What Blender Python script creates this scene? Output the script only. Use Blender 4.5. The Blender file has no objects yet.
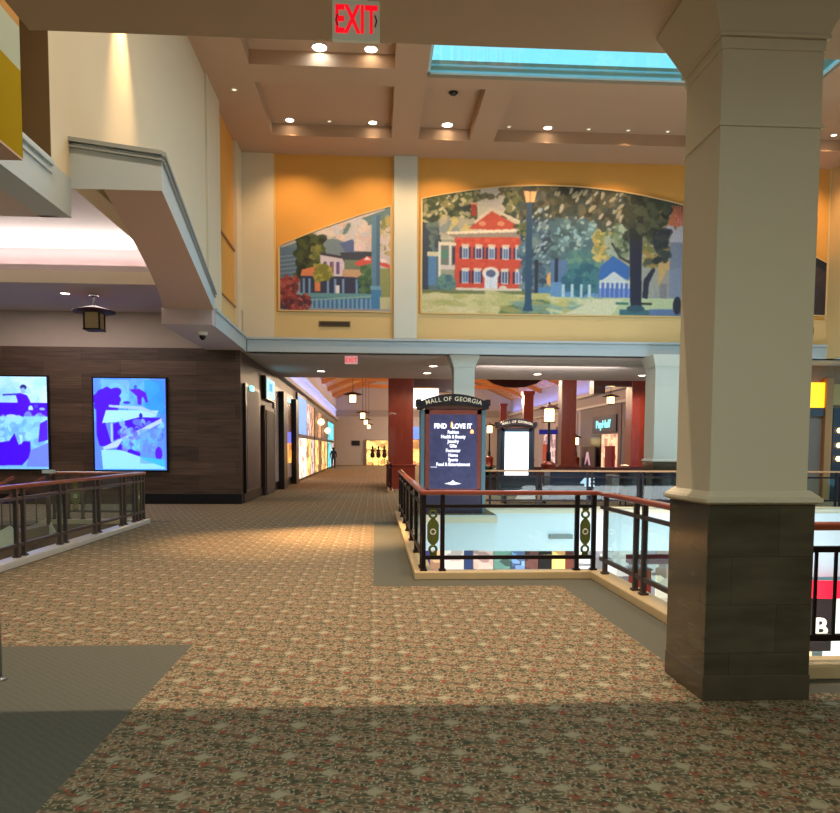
import bpy, math, random
import numpy as np
from mathutils import Vector, Matrix
random.seed(4)
COL = bpy.context.scene.collection
PI = math.pi

# ------------------------------------------------------------------ helpers
def lin(c):
    o = []
    for v in c:
        v = v/255.0
        o.append(v/12.92 if v <= 0.04045 else ((v+0.055)/1.055)**2.4)
    return (o[0], o[1], o[2], 1.0)

MATS = {}
def mat(name, col=(200, 200, 200), rough=0.6, metal=0.0, emit=0.0, var=0.08, scale=3.0, spec=0.4, bump=0.0, trans=0.0, coat=0.0):
    if name in MATS: return MATS[name]
    m = bpy.data.materials.new(name); m.use_nodes = True
    nt = m.node_tree; b = nt.nodes['Principled BSDF']
    c = lin(col)
    tc = nt.nodes.new('ShaderNodeTexCoord')
    n = nt.nodes.new('ShaderNodeTexNoise'); n.inputs['Scale'].default_value = scale; n.inputs['Detail'].default_value = 3
    nt.links.new(tc.outputs['Object'], n.inputs['Vector'])
    r = nt.nodes.new('ShaderNodeMix'); r.data_type = 'RGBA'
    r.inputs[6].default_value = tuple(min(1, x*(1-var)) for x in c[:3])+(1,)
    r.inputs[7].default_value = tuple(min(1, x*(1+var)) for x in c[:3])+(1,)
    nt.links.new(n.outputs['Fac'], r.inputs[0])
    nt.links.new(r.outputs[2], b.inputs['Base Color'])
    b.inputs['Roughness'].default_value = rough
    b.inputs['Metallic'].default_value = metal
    b.inputs['Specular IOR Level'].default_value = spec
    b.inputs['Coat Weight'].default_value = coat
    if trans: b.inputs['Transmission Weight'].default_value = trans
    if emit:
        nt.links.new(r.outputs[2], b.inputs['Emission Color'])
        b.inputs['Emission Strength'].default_value = emit
    if bump:
        bp = nt.nodes.new('ShaderNodeBump'); bp.inputs['Strength'].default_value = bump
        nt.links.new(n.outputs['Fac'], bp.inputs['Height']); nt.links.new(bp.outputs['Normal'], b.inputs['Normal'])
    MATS[name] = m
    return m

def wood(name, c1, c2, sc=(1, 1, 1), rough=0.35, coat=0.2):
    if name in MATS: return MATS[name]
    m = bpy.data.materials.new(name); m.use_nodes = True
    nt = m.node_tree; b = nt.nodes['Principled BSDF']
    g = nt.nodes.new('ShaderNodeNewGeometry'); mp = nt.nodes.new('ShaderNodeMapping'); mp.inputs['Scale'].default_value = sc
    nt.links.new(g.outputs['Position'], mp.inputs['Vector'])
    n = nt.nodes.new('ShaderNodeTexNoise'); n.inputs['Scale'].default_value = 3; n.inputs['Detail'].default_value = 5
    nt.links.new(mp.outputs[0], n.inputs['Vector'])
    r = nt.nodes.new('ShaderNodeMix'); r.data_type = 'RGBA'
    r.inputs[6].default_value = lin(c1); r.inputs[7].default_value = lin(c2)
    nt.links.new(n.outputs['Fac'], r.inputs[0]); nt.links.new(r.outputs[2], b.inputs['Base Color'])
    b.inputs['Roughness'].default_value = rough; b.inputs['Coat Weight'].default_value = coat
    MATS[name] = m
    return m

def panels(name, c1, c2, w, h, axis, rough=0.4, gap=0.006, grain=(1, 1, 8), coat=0.0, mort=0.35, spec=0.4):
    """large tiles or boards: brick pattern on a wall. axis 'x': wall spans x,z ; 'y': spans y,z ; 'z': floor"""
    if name in MATS: return MATS[name]
    m = bpy.data.materials.new(name); m.use_nodes = True
    nt = m.node_tree; b = nt.nodes['Principled BSDF']
    g = nt.nodes.new('ShaderNodeNewGeometry')
    s = nt.nodes.new('ShaderNodeSeparateXYZ'); nt.links.new(g.outputs['Position'], s.inputs[0])
    c = nt.nodes.new('ShaderNodeCombineXYZ')
    if axis == 'b':
        ad = nt.nodes.new('ShaderNodeMath'); ad.operation = 'ADD'
        nt.links.new(s.outputs[0], ad.inputs[0]); nt.links.new(s.outputs[1], ad.inputs[1])
        nt.links.new(ad.outputs[0], c.inputs[0]); nt.links.new(s.outputs[2], c.inputs[1])
    else:
        i, j = {'x': (0, 2), 'y': (1, 2), 'z': (0, 1)}[axis]
        nt.links.new(s.outputs[i], c.inputs[0]); nt.links.new(s.outputs[j], c.inputs[1])
    br = nt.nodes.new('ShaderNodeTexBrick'); nt.links.new(c.outputs[0], br.inputs['Vector'])
    br.inputs['Color1'].default_value = lin(c1); br.inputs['Color2'].default_value = lin(c2)
    br.inputs['Mortar'].default_value = tuple(x*mort for x in lin(c1)[:3])+(1,)
    br.inputs['Scale'].default_value = 1; br.inputs['Brick Width'].default_value = w; br.inputs['Row Height'].default_value = h
    br.inputs['Mortar Size'].default_value = gap; br.inputs['Bias'].default_value = 0
    mp = nt.nodes.new('ShaderNodeMapping'); mp.inputs['Scale'].default_value = grain
    nt.links.new(g.outputs['Position'], mp.inputs['Vector'])
    n = nt.nodes.new('ShaderNodeTexNoise'); n.inputs['Scale'].default_value = 2.5; n.inputs['Detail'].default_value = 5
    nt.links.new(mp.outputs[0], n.inputs['Vector'])
    mr = nt.nodes.new('ShaderNodeMapRange'); mr.inputs[1].default_value = .3; mr.inputs[2].default_value = .7; mr.inputs[3].default_value = .6; mr.inputs[4].default_value = 1.25
    nt.links.new(n.outputs['Fac'], mr.inputs[0])
    v = nt.nodes.new('ShaderNodeVectorMath'); v.operation = 'SCALE'
    nt.links.new(br.outputs['Color'], v.inputs[0]); nt.links.new(mr.outputs[0], v.inputs['Scale'])
    nt.links.new(v.outputs[0], b.inputs['Base Color'])
    b.inputs['Roughness'].default_value = rough; b.inputs['Coat Weight'].default_value = coat; b.inputs['Specular IOR Level'].default_value = spec
    MATS[name] = m
    return m

def attr_mat(name, emit=0.0, rough=0.7):
    m = bpy.data.materials.new(name); m.use_nodes = True
    nt = m.node_tree; b = nt.nodes['Principled BSDF']
    a = nt.nodes.new('ShaderNodeVertexColor'); a.layer_name = 'Paint'
    nt.links.new(a.outputs['Color'], b.inputs['Base Color'])
    b.inputs['Roughness'].default_value = rough
    if emit:
        nt.links.new(a.outputs['Color'], b.inputs['Emission Color']); b.inputs['Emission Strength'].default_value = emit
        b.inputs['Base Color'].default_value = (0, 0, 0, 1)
    return m

class MB:
    def __init__(s): s.v = []; s.f = []; s.m = []; s.sm = []
    def add(s, vs, fs, mi=0, smooth=False):
        o = len(s.v); s.v += [tuple(p) for p in vs]
        for f in fs: s.f.append(tuple(i+o for i in f)); s.m.append(mi); s.sm.append(smooth)
        return s
    def box(s, x0, x1, y0, y1, z0, z1, mi=0):
        if x0 > x1: x0, x1 = x1, x0
        if y0 > y1: y0, y1 = y1, y0
        if z0 > z1: z0, z1 = z1, z0
        vs = [(x, y, z) for z in (z0, z1) for y in (y0, y1) for x in (x0, x1)]
        return s.add(vs, [(0, 2, 3, 1), (4, 5, 7, 6), (0, 1, 5, 4), (2, 6, 7, 3), (0, 4, 6, 2), (1, 3, 7, 5)], mi)
    def frustum(s, x0, x1, y0, y1, z0, z1, fl, mi=0):
        """box whose top is wider by fl on every side"""
        vs = [(x0, y0, z0), (x1, y0, z0), (x0, y1, z0), (x1, y1, z0), (x0-fl, y0-fl, z1), (x1+fl, y0-fl, z1), (x0-fl, y1+fl, z1), (x1+fl, y1+fl, z1)]
        return s.add(vs, [(0, 2, 3, 1), (4, 5, 7, 6), (0, 1, 5, 4), (2, 6, 7, 3), (0, 4, 6, 2), (1, 3, 7, 5)], mi)
    def prism(s, pts, d, mi=0):
        """pts: closed 3D outline, extruded by vector d"""
        n = len(pts); a = [Vector(p) for p in pts]; b = [p+Vector(d) for p in a]
        fs = [tuple(range(n))[::-1], tuple(range(n, 2*n))]+[(i, (i+1) % n, n+(i+1) % n, n+i) for i in range(n)]
        return s.add(a+b, fs, mi)
    def tube(s, p0, p1, r, n=10, mi=0, r1=None, cap=True):
        p0 = Vector(p0); p1 = Vector(p1); d = (p1-p0).normalized(); r1 = r if r1 is None else r1
        u = d.orthogonal().normalized(); w = d.cross(u)
        vs = [p0+(u*math.cos(2*PI*i/n)+w*math.sin(2*PI*i/n))*r for i in range(n)]+[p1+(u*math.cos(2*PI*i/n)+w*math.sin(2*PI*i/n))*r1 for i in range(n)]
        s.add(vs, [(i, (i+1) % n, n+(i+1) % n, n+i) for i in range(n)], mi, True)
        if cap: s.add(vs, [tuple(range(n))[::-1], tuple(range(n, 2*n))], mi)
        return s
    def bar(s, p0, p1, w, h, mi=0):
        """rectangular bar between two points: w sideways, h vertical-ish"""
        p0 = Vector(p0); p1 = Vector(p1); d = (p1-p0).normalized(); up = Vector((0, 0, 1))
        if abs(d.z) > .99: up = Vector((0, 1, 0))
        u = d.cross(up).normalized()*w/2; q = u.cross(d).normalized()*h/2
        vs = [p+a*u+b*q for p in (p0, p1) for a, b in ((-1, -1), (1, -1), (1, 1), (-1, 1))]
        return s.add(vs, [(0, 3, 2, 1), (4, 5, 6, 7), (0, 1, 5, 4), (1, 2, 6, 5), (2, 3, 7, 6), (3, 0, 4, 7)], mi)
    def lathe(s, prof, c, n=20, mi=0):
        k = len(prof); vs = []
        for r, z in prof:
            vs += [(c[0]+r*math.cos(2*PI*i/n), c[1]+r*math.sin(2*PI*i/n), c[2]+z) for i in range(n)]
        fs = [(j*n+i, j*n+(i+1) % n, (j+1)*n+(i+1) % n, (j+1)*n+i) for j in range(k-1) for i in range(n)]
        s.add(vs, fs, mi, True)
        s.add(vs, [tuple(range(n))[::-1], tuple(range((k-1)*n, k*n))], mi)
        return s
    def ring(s, c, axis, R, r, n=24, m=8, mi=0, sx=1, sz=1):
        a = Vector(axis).normalized()
        u = Vector((0, 0, 1)) if abs(a.z) < .9 else Vector((1, 0, 0))
        w = a.cross(u).normalized(); u = w.cross(a)
        vs = []
        for i in range(n):
            t = 2*PI*i/n; d = w*math.cos(t)*sx+u*math.sin(t)*sz; dn = d.normalized()
            for j in range(m):
                q = 2*PI*j/m; vs.append(Vector(c)+d*R+dn*(r*math.cos(q))+a*(r*math.sin(q)))
        fs = [(i*m+j, ((i+1) % n)*m+j, ((i+1) % n)*m+(j+1) % m, i*m+(j+1) % m) for i in range(n) for j in range(m)]
        return s.add(vs, fs, mi, True)
    def build(s, name, mats, parent=None, bevel=0.0, loc=None):
        me = bpy.data.meshes.new(name)
        off = Vector((0, 0, 0))
        if parent is not None:
            q = parent
            while q is not None: off += q.location; q = q.parent
        own = Vector((0, 0, 0))
        if parent is None and loc is not None: own = Vector(loc)
        vs = [tuple(Vector(p)-off-own) for p in s.v]
        me.from_pydata(vs, [], s.f)
        if not isinstance(mats, (list, tuple)): mats = [mats]
        for m in mats: me.materials.append(m)
        me.polygons.foreach_set('material_index', s.m); me.polygons.foreach_set('use_smooth', s.sm)
        me.update()
        o = bpy.data.objects.new(name, me); COL.objects.link(o); o.parent = parent; o.location = own
        if bevel:
            b = o.modifiers.new('bevel', 'BEVEL'); b.width = bevel; b.segments = 2; b.limit_method = 'ANGLE'
        return o

def tag(o, label=None, cat=None, group=None, kind=None):
    if label: o['label'] = label
    if cat: o['category'] = cat
    if group: o['group'] = group
    if kind: o['kind'] = kind
    return o
def empty(name, loc, label, cat, group=None):
    o = bpy.data.objects.new(name, None); COL.objects.link(o); o.location = loc; o.empty_display_size = .1
    return tag(o, label, cat, group)
def struct(o): o['kind'] = 'structure'; return o
def S(name, mb, m, bevel=0.0): return struct(mb.build(name, m, None, bevel))
def SB(name, b, m): return S(name, MB().box(*b), m)
def tree(o, parent=None):
    c = o.copy(); COL.objects.link(c); c.parent = parent
    for ch in list(o.children): tree(ch, c)
    return c
def dup(root, loc, label, group=None):
    c = tree(root); c.location = loc; c['label'] = label
    if group: c['group'] = group
    return c

def text_mb(txt, size, origin, ux=(1, 0, 0), uz=(0, 0, 1), depth=0.01, align='CENTER', bold=0.0, sx=1.0, mb=None):
    """lettering as mesh standing in plane ux/uz, centred on origin"""
    cu = bpy.data.curves.new('t', 'FONT'); cu.body = txt; cu.size = size; cu.align_x = align; cu.align_y = 'CENTER'
    cu.extrude = depth/2; cu.offset = bold; cu.resolution_u = 3
    ob = bpy.data.objects.new('t', cu); COL.objects.link(ob)
    dg = bpy.context.evaluated_depsgraph_get(); me = bpy.data.meshes.new_from_object(ob.evaluated_get(dg))
    ux = Vector(ux); uz = Vector(uz); un = ux.cross(uz)
    mb = mb or MB(); O = Vector(origin)
    vs = [O+ux*(v.co.x*sx)+uz*v.co.y+un*v.co.z for v in me.vertices]
    mb.add(vs, [tuple(p.vertices) for p in me.polygons])
    bpy.data.objects.remove(ob); bpy.data.curves.remove(cu); bpy.data.meshes.remove(me)
    return mb

def lamp(kind, name, loc, energy, col, target=None, size=0.1, angle=60, blend=.3, sizey=None, parent=None):
    l = bpy.data.lights.new(name, kind); l.energy = energy; l.color = col
    if kind == 'AREA':
        l.size = size
        if sizey: l.shape = 'RECTANGLE'; l.size_y = sizey
    else: l.shadow_soft_size = size
    if kind == 'SPOT': l.spot_size = math.radians(angle); l.spot_blend = blend
    o = bpy.data.objects.new(name, l); COL.objects.link(o); o.location = loc
    d = Vector(target)-Vector(loc) if target else Vector((0, 0, -1))
    o.rotation_euler = d.to_track_quat('-Z', 'Y').to_euler()
    return o
WARM = (1, .72, .42); WARM2 = (1, .62, .30); NEUT = (1, .88, .72); COOL = (.72, .88, 1.0); BLUE = (.2, .35, 1)

# ------------------------------------------------------------------ camera
cam = bpy.data.cameras.new('camera'); co = bpy.data.objects.new('camera', cam); COL.objects.link(co)
YAW, PITCH, ROLL = 0.059343, -0.066709, 0.005
Fv = Vector((math.sin(YAW)*math.cos(PITCH), math.cos(YAW)*math.cos(PITCH), math.sin(PITCH)))
Rv = Vector((math.cos(YAW), -math.sin(YAW), 0)); Uv = Rv.cross(Fv)
R2 = Rv*math.cos(ROLL)+Uv*math.sin(ROLL); U2 = -Rv*math.sin(ROLL)+Uv*math.cos(ROLL)
M = Matrix((R2, U2, -Fv)).transposed().to_4x4(); M.translation = (0, 0, 1.65)
co.matrix_world = M
cam.sensor_fit = 'HORIZONTAL'; cam.sensor_width = 36; cam.lens = 36*760/840; cam.shift_x = 0; cam.shift_y = 93.5/840
cam.clip_start = .05; cam.clip_end = 300
sc = bpy.context.scene; sc.camera = co
sc.view_settings.view_transform = 'Standard'; sc.view_settings.look = 'None'; sc.view_settings.gamma = 1; sc.view_settings.exposure = .6
sc.cycles.max_bounces = 7; sc.cycles.diffuse_bounces = 4; sc.cycles.sample_clamp_indirect = 6; sc.cycles.use_denoising = True
sc.cycles.caustics_reflective = False; sc.cycles.caustics_refractive = False

# ------------------------------------------------------------------ materials
CREAM = mat('cream_paint', (214, 202, 176), .75, var=.03, scale=1)
CREAMW = mat('pale_trim_paint', (205, 208, 198), .6, var=.03, scale=1)
CEILM = mat('ceiling_paint', (180, 148, 122), .85, var=.03, scale=1)
CEILF = mat('low_ceiling_paint', (190, 166, 138), .85, var=.03, scale=1)
LAV = mat('white_ceiling_paint', (196, 182, 182), .85, var=.03, scale=1)
ORANGE = mat('orange_wall_paint', (216, 160, 78), .75, var=.05, scale=1.5)
PALEY = mat('pale_yellow_paint', (214, 184, 128), .75, var=.04, scale=1.5)
BULK = mat('bulkhead_paint', (178, 190, 196), .65, var=.03, scale=1)
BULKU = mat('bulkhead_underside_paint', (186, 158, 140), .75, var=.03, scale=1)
YEL = mat('yellow_paint', (150, 126, 0), .9, spec=.1, var=.05)
CURB = mat('cream_curb_stone', (205, 180, 138), .35, var=.1, scale=6)
CURBW = mat('pale_curb_stone', (205, 196, 186), .3, var=.1, scale=6)
IRON = mat('dark_bronze_metal', (40, 30, 30), .4, .6, var=.1, scale=8)
TAUPE = mat('taupe_bronze_metal', (84, 70, 66), .45, .5, var=.1, scale=8)
MAHO = wood('red_mahogany_wood', (140, 50, 26), (96, 28, 16), (3, 3, .6), .3, .3)
MAHD = wood('dark_mahogany_wood', (78, 22, 18), (46, 12, 12), (3, 3, .6), .35, .3)
RAILW = wood('handrail_wood', (170, 82, 48), (120, 46, 28), (2, 2, 2), .28, .5)
ORW = wood('honey_roof_wood', (214, 140, 56), (170, 100, 36), (.6, 4, 4), .5, .1)
BLACKM = mat('black_base', (16, 15, 16), .35, var=.1)
WALLW = panels('grey_brown_wood_boards', (96, 74, 60), (74, 56, 45), 2.2, .42, 'b', .45, .006, (.5, .5, 7))
WALLW2 = panels('brown_wood_boards', (62, 36, 30), (50, 29, 25), 2.2, .42, 'b', .45, .006, (.5, .5, 7))
MARBLE = panels('brown_marble_tiles', (84, 76, 60), (74, 67, 53), .62, .32, 'b', .16, .0025, (.8, .8, 3), .3, .55)
GLASS = None
def glass(name, tint=(235, 245, 245)):
    m = bpy.data.materials.new(name); m.use_nodes = True; nt = m.node_tree; nt.nodes.remove(nt.nodes['Principled BSDF'])
    out = nt.nodes['Material Output']
    t = nt.nodes.new('ShaderNodeBsdfTransparent'); t.inputs[0].default_value = lin(tint)
    g = nt.nodes.new('ShaderNodeBsdfGlossy'); g.inputs['Roughness'].default_value = .03
    lw = nt.nodes.new('ShaderNodeLayerWeight'); lw.inputs[0].default_value = .5
    pw = nt.nodes.new('ShaderNodeMath'); pw.operation = 'POWER'; nt.links.new(lw.outputs['Facing'], pw.inputs[0]); pw.inputs[1].default_value = 4
    fr = nt.nodes.new('ShaderNodeMath'); fr.operation = 'MULTIPLY_ADD'; nt.links.new(pw.outputs[0], fr.inputs[0]); fr.inputs[1].default_value = .55; fr.inputs[2].default_value = .035
    mx = nt.nodes.new('ShaderNodeMixShader'); nt.links.new(fr.outputs[0], mx.inputs[0]); nt.links.new(t.outputs[0], mx.inputs[1]); nt.links.new(g.outputs[0], mx.inputs[2])
    nt.links.new(mx.outputs[0], out.inputs['Surface']); return m
GLASS = glass('clear_glass')
GREENM = mat('olive_green_metal', (96, 104, 44), .5, .2, var=.15, scale=20)
WHITEM = mat('white_enamel', (225, 225, 215), .5, var=.03)
BLACKGL = mat('dark_metal_frame', (22, 18, 20), .3, .3, var=.1)
GREY = mat('grey_plaster', (150, 142, 140), .7, var=.05)
def lit(name, col, e):
    return mat(name, col, .6, 0, e*.66, var=.25, scale=1.6)
def goods(name, col, e, sc=(1.6, 1.6, 2.2)):
    """lit shop interior: shelves and goods in mixed tones of one colour"""
    if name in MATS: return MATS[name]
    m = bpy.data.materials.new(name); m.use_nodes = True; nt = m.node_tree; b = nt.nodes['Principled BSDF']; L = nt.links.new
    g = nt.nodes.new('ShaderNodeNewGeometry'); mp = nt.nodes.new('ShaderNodeMapping'); mp.inputs['Scale'].default_value = sc; L(g.outputs['Position'], mp.inputs['Vector'])
    v = nt.nodes.new('ShaderNodeTexVoronoi'); v.inputs['Scale'].default_value = 1.0; v.distance = 'CHEBYCHEV'; L(mp.outputs[0], v.inputs['Vector'])
    cr = nt.nodes.new('ShaderNodeValToRGB'); e_ = cr.color_ramp.elements; c = lin(col)
    e_[0].color = (c[0]*.22, c[1]*.2, c[2]*.22, 1); e_[1].color = (min(1, c[0]*1.25), min(1, c[1]*1.2), min(1, c[2]*1.15), 1)
    q = e_.new(.35); q.color = (c[0]*.6, c[1]*.5, c[2]*.55, 1); q = e_.new(.6); q.color = c
    sp = nt.nodes.new('ShaderNodeSeparateColor'); L(v.outputs['Color'], sp.inputs[0]); L(sp.outputs[0], cr.inputs[0])
    L(cr.outputs[0], b.inputs['Base Color']); L(cr.outputs[0], b.inputs['Emission Color']); b.inputs['Emission Strength'].default_value = e*.66
    b.inputs['Roughness'].default_value = .6; MATS[name] = m; return m
LENS = mat('lit_lens', (255, 236, 205), .4, 0, 14, var=0)
LENSC = mat('lit_lens_cool', (235, 250, 255), .4, 0, 22, var=0)
LENSD = mat('dim_lens', (255, 214, 170), .4, 0, 1.2, var=0)
LANT = mat('lantern_glow_glass', (255, 222, 150), .4, 0, 3.2, var=.05)

def carpet(name, plain):
    m = bpy.data.materials.new(name); m.use_nodes = True; nt = m.node_tree; b = nt.nodes['Principled BSDF']
    N = nt.nodes.new; L = nt.links.new
    g = N('ShaderNodeNewGeometry')
    b.inputs['Roughness'].default_value = .95; b.inputs['Specular IOR Level'].default_value = .08
    def mix(f, a, c):
        r = N('ShaderNodeMix'); r.data_type = 'RGBA'
        for i, v in ((0, f), (6, a), (7, c)):
            if isinstance(v, bpy.types.NodeSocket): L(v, r.inputs[i])
            else: r.inputs[i].default_value = v
        return r.outputs[2]
    def thr(s, lo, hi):
        r = N('ShaderNodeMapRange'); L(s, r.inputs[0]); r.inputs[1].default_value = lo; r.inputs[2].default_value = hi; return r.outputs[0]
    def math_(op, a, c=None):
        r = N('ShaderNodeMath'); r.operation = op
        for i, v in ((0, a), (1, c)):
            if v is None: continue
            if isinstance(v, bpy.types.NodeSocket): L(v, r.inputs[i])
            else: r.inputs[i].default_value = v
        return r.outputs[0]
    if plain:
        n = N('ShaderNodeTexNoise'); n.inputs['Scale'].default_value = 70; n.inputs['Detail'].default_value = 2; L(g.outputs['Position'], n.inputs['Vector'])
        w = N('ShaderNodeTexWave'); w.inputs['Scale'].default_value = 9; w.inputs['Distortion'].default_value = 3; w.bands_direction = 'DIAGONAL'; L(g.outputs['Position'], w.inputs['Vector'])
        c = mix(n.outputs['Fac'], lin((88, 86, 76)), lin((108, 104, 92)))
        c = mix(math_('MULTIPLY', w.outputs['Fac'], .18), c, lin((66, 74, 66)))
        L(c, b.inputs['Base Color']); return m
    T = .46
    # shift every second row by half a tile, then wrap into one tile so that the motif repeats
    sep = N('ShaderNodeSeparateXYZ'); L(g.outputs['Position'], sep.inputs[0])
    row = math_('FLOOR', math_('DIVIDE', sep.outputs[1], T*.5))
    off = math_('MULTIPLY', math_('MODULO', row, 2.0), T*.5)
    xs = math_('ADD', math_('ADD', sep.outputs[0], off), 100*T)
    ys = math_('ADD', sep.outputs[1], 100*T)
    fx = math_('MODULO', xs, T); fy = math_('MODULO', ys, T*.5)
    cx = N('ShaderNodeCombineXYZ'); L(fx, cx.inputs[0]); L(fy, cx.inputs[1])
    # jitter so neighbouring tiles differ a little
    ns = N('ShaderNodeTexNoise'); ns.inputs['Scale'].default_value = 15; ns.inputs['Detail'].default_value = 2; L(g.outputs['Position'], ns.inputs['Vector'])
    nsv = N('ShaderNodeVectorMath'); nsv.operation = 'SUBTRACT'; L(ns.outputs['Color'], nsv.inputs[0]); nsv.inputs[1].default_value = (.5, .5, .5)
    nss = N('ShaderNodeVectorMath'); nss.operation = 'SCALE'; L(nsv.outputs[0], nss.inputs[0]); nss.inputs['Scale'].default_value = .055
    P = N('ShaderNodeVectorMath'); P.operation = 'ADD'; L(cx.outputs[0], P.inputs[0]); L(nss.outputs[0], P.inputs[1])
    def vor(scale, stretch, rot, seedoff):
        mp = N('ShaderNodeMapping'); L(P.outputs[0], mp.inputs[0]); mp.inputs['Scale'].default_value = stretch; mp.inputs['Rotation'].default_value = (0, 0, rot); mp.inputs['Location'].default_value = (seedoff, seedoff*.7, 0)
        v = N('ShaderNodeTexVoronoi'); v.voronoi_dimensions = '2D'; v.inputs['Scale'].default_value = scale; L(mp.outputs[0], v.inputs['Vector']); return v.outputs['Distance']
    def noise(scale, lo, hi, off):
        mp = N('ShaderNodeMapping'); L(P.outputs[0], mp.inputs[0]); mp.inputs['Location'].default_value = (off, off*.37, off*.9)
        q = N('ShaderNodeTexNoise'); q.inputs['Scale'].default_value = scale; q.inputs['Detail'].default_value = 2; L(mp.outputs[0], q.inputs['Vector']); return thr(q.outputs['Fac'], lo, hi)
    base = mix(noise(7, .40, .58, 1.3), lin((98, 92, 70)), lin((138, 110, 86)))
    base = mix(noise(20, .52, .60, 4.1), base, lin((72, 72, 56)))
    c = mix(noise(13, .58, .64, 7.7), base, lin((150, 84, 64)))
    c = mix(thr(vor(9, (1, 2.4, 1), .6, 3.3), .24, .12), c, lin((84, 80, 60)))
    c = mix(thr(vor(11, (1, 3.0, 1), -.5, 9.1), .26, .12), c, lin((152, 144, 116)))
    c = mix(thr(vor(14, (2.6, 1, 1), .4, 5.7), .24, .12), c, lin((164, 150, 122)))
    sp = N('ShaderNodeSeparateXYZ'); L(P.outputs[0], sp.inputs[0])
    ax = math_('POWER', math_('ABSOLUTE', math_('SUBTRACT', sp.outputs[0], T*.5)), .7)
    ay = math_('POWER', math_('ABSOLUTE', math_('SUBTRACT', sp.outputs[1], T*.25)), .7)
    st = math_('ADD', ax, ay)
    c = mix(thr(st, .18, .11), c, lin((164, 153, 126)))
    L(c, b.inputs['Base Color'])
    return m
CARP = carpet('patterned_carpet', False); CARG = carpet('plain_grey_green_carpet', True)
TILE = panels('pale_floor_tiles', (205, 196, 180), (190, 178, 160), .6, .6, 'z', .25, .006, (1, 1, 1), 0, .7)
FASC = mat('pale_aqua_painted_fascia', (208, 220, 226), .6, var=.03)

# ------------------------------------------------------------------ floors
fl = MB()
def slab(x0, x1, y0, y1, mi=0, t=1.0):
    vs = [(x, y, z) for z in (-t, 0) for y in (y0, y1) for x in (x0, x1)]
    fl.add(vs, [(4, 5, 7, 6)], mi)
    fl.add(vs, [(0, 2, 3, 1), (0, 1, 5, 4), (2, 6, 7, 3), (0, 4, 6, 2), (1, 3, 7, 5)], 2)
# plain border to the left in the foreground
slab(-14, -1.53, -5, 6.4, 1)
slab(-1.53, 2.27, -5, 6.4); slab(2.27, 14, -5, 4.93); slab(2.27, 14, 4.93, 5.45, 1)
slab(2.27, 3.0, 5.45, 6.4, 1)
slab(-5.15, 2.27, 6.4, 9.06); slab(2.27, 3.0, 6.4, 9.72, 1)
slab(-5.15, -.02, 9.06, 17.2); slab(-.02, 2.27, 9.06, 9.72, 1); slab(-.02, .74, 9.72, 17.2, 1)
slab(-14, -5.15, 6.4, 8.0)
slab(-4.6, .74, 17.2, 21.3); slab(-14, -4.6, 17.45, 24); slab(-14, -5.15, 16.7, 17.45, 1); slab(-5.15, -4.6, 17.2, 17.45, 1)
slab(.74, 3.08, 19.0, 21.3, 0, .9)
slab(-4.6, 3.08, 21.3, 31); slab(3.08, 22, 21.0, 31, 0, 1.19)
slab(-6, .5, 31, 80); slab(.5, 18, 36, 80)
floor = S('floor', fl, [CARP, CARG, FASC])
SB('floor', (-25, 25, 2, 60, -5.8, -5.6), TILE)
# cream band along the top of the projecting slab
SB('trim_1', (.76, 3.09, 18.96, 19.0, -.2, -.03), CREAM)
SB('trim_2', (3.1, 22, 20.95, 21.0, -.12, -.02), CREAM)
SB('trim_3', (12, 22, 20.9, 21.0, -1.95, -.12), FASC)
tag(MB().box(4.88, 5.55, 20.93, 20.98, -.84, -.72).build('wall_vent', mat('grey_vent', (120, 128, 124), .5)), 'small grey vent grille in pale slab edge across the open well', 'vent')

# curbs under the railings
def curb(name, b, m): return S(name, MB().box(*b), m, .012)
curb('trim_4', (.5, 3.0, 9.5, 9.72, 0, .1), CURB)
curb('trim_5', (2.76, 3.0, 5.5, 9.5, 0, .1), CURB)
curb('trim_6', (.5, .74, 9.72, 19.0, 0, .1), CURB)
curb('trim_7', (3.0, 14, 5.22, 5.5, 0, .1), CURB)
curb('trim_8', (-5.16, -4.92, 8.0, 16.95, 0, .1), CURBW)
curb('trim_9', (-7.0, -5.16, 16.72, 16.95, 0, .1), CURB)
curb('trim_10', (3.08, 22, 21.0, 21.2, 0, .06), CURB)
curb('trim_11', (-14, -8.3, 16.72, 16.95, 0, .1), CURB)
curb('trim_12', (.5, .7, 28.5, 31, 0, .1), CURB)

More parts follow.
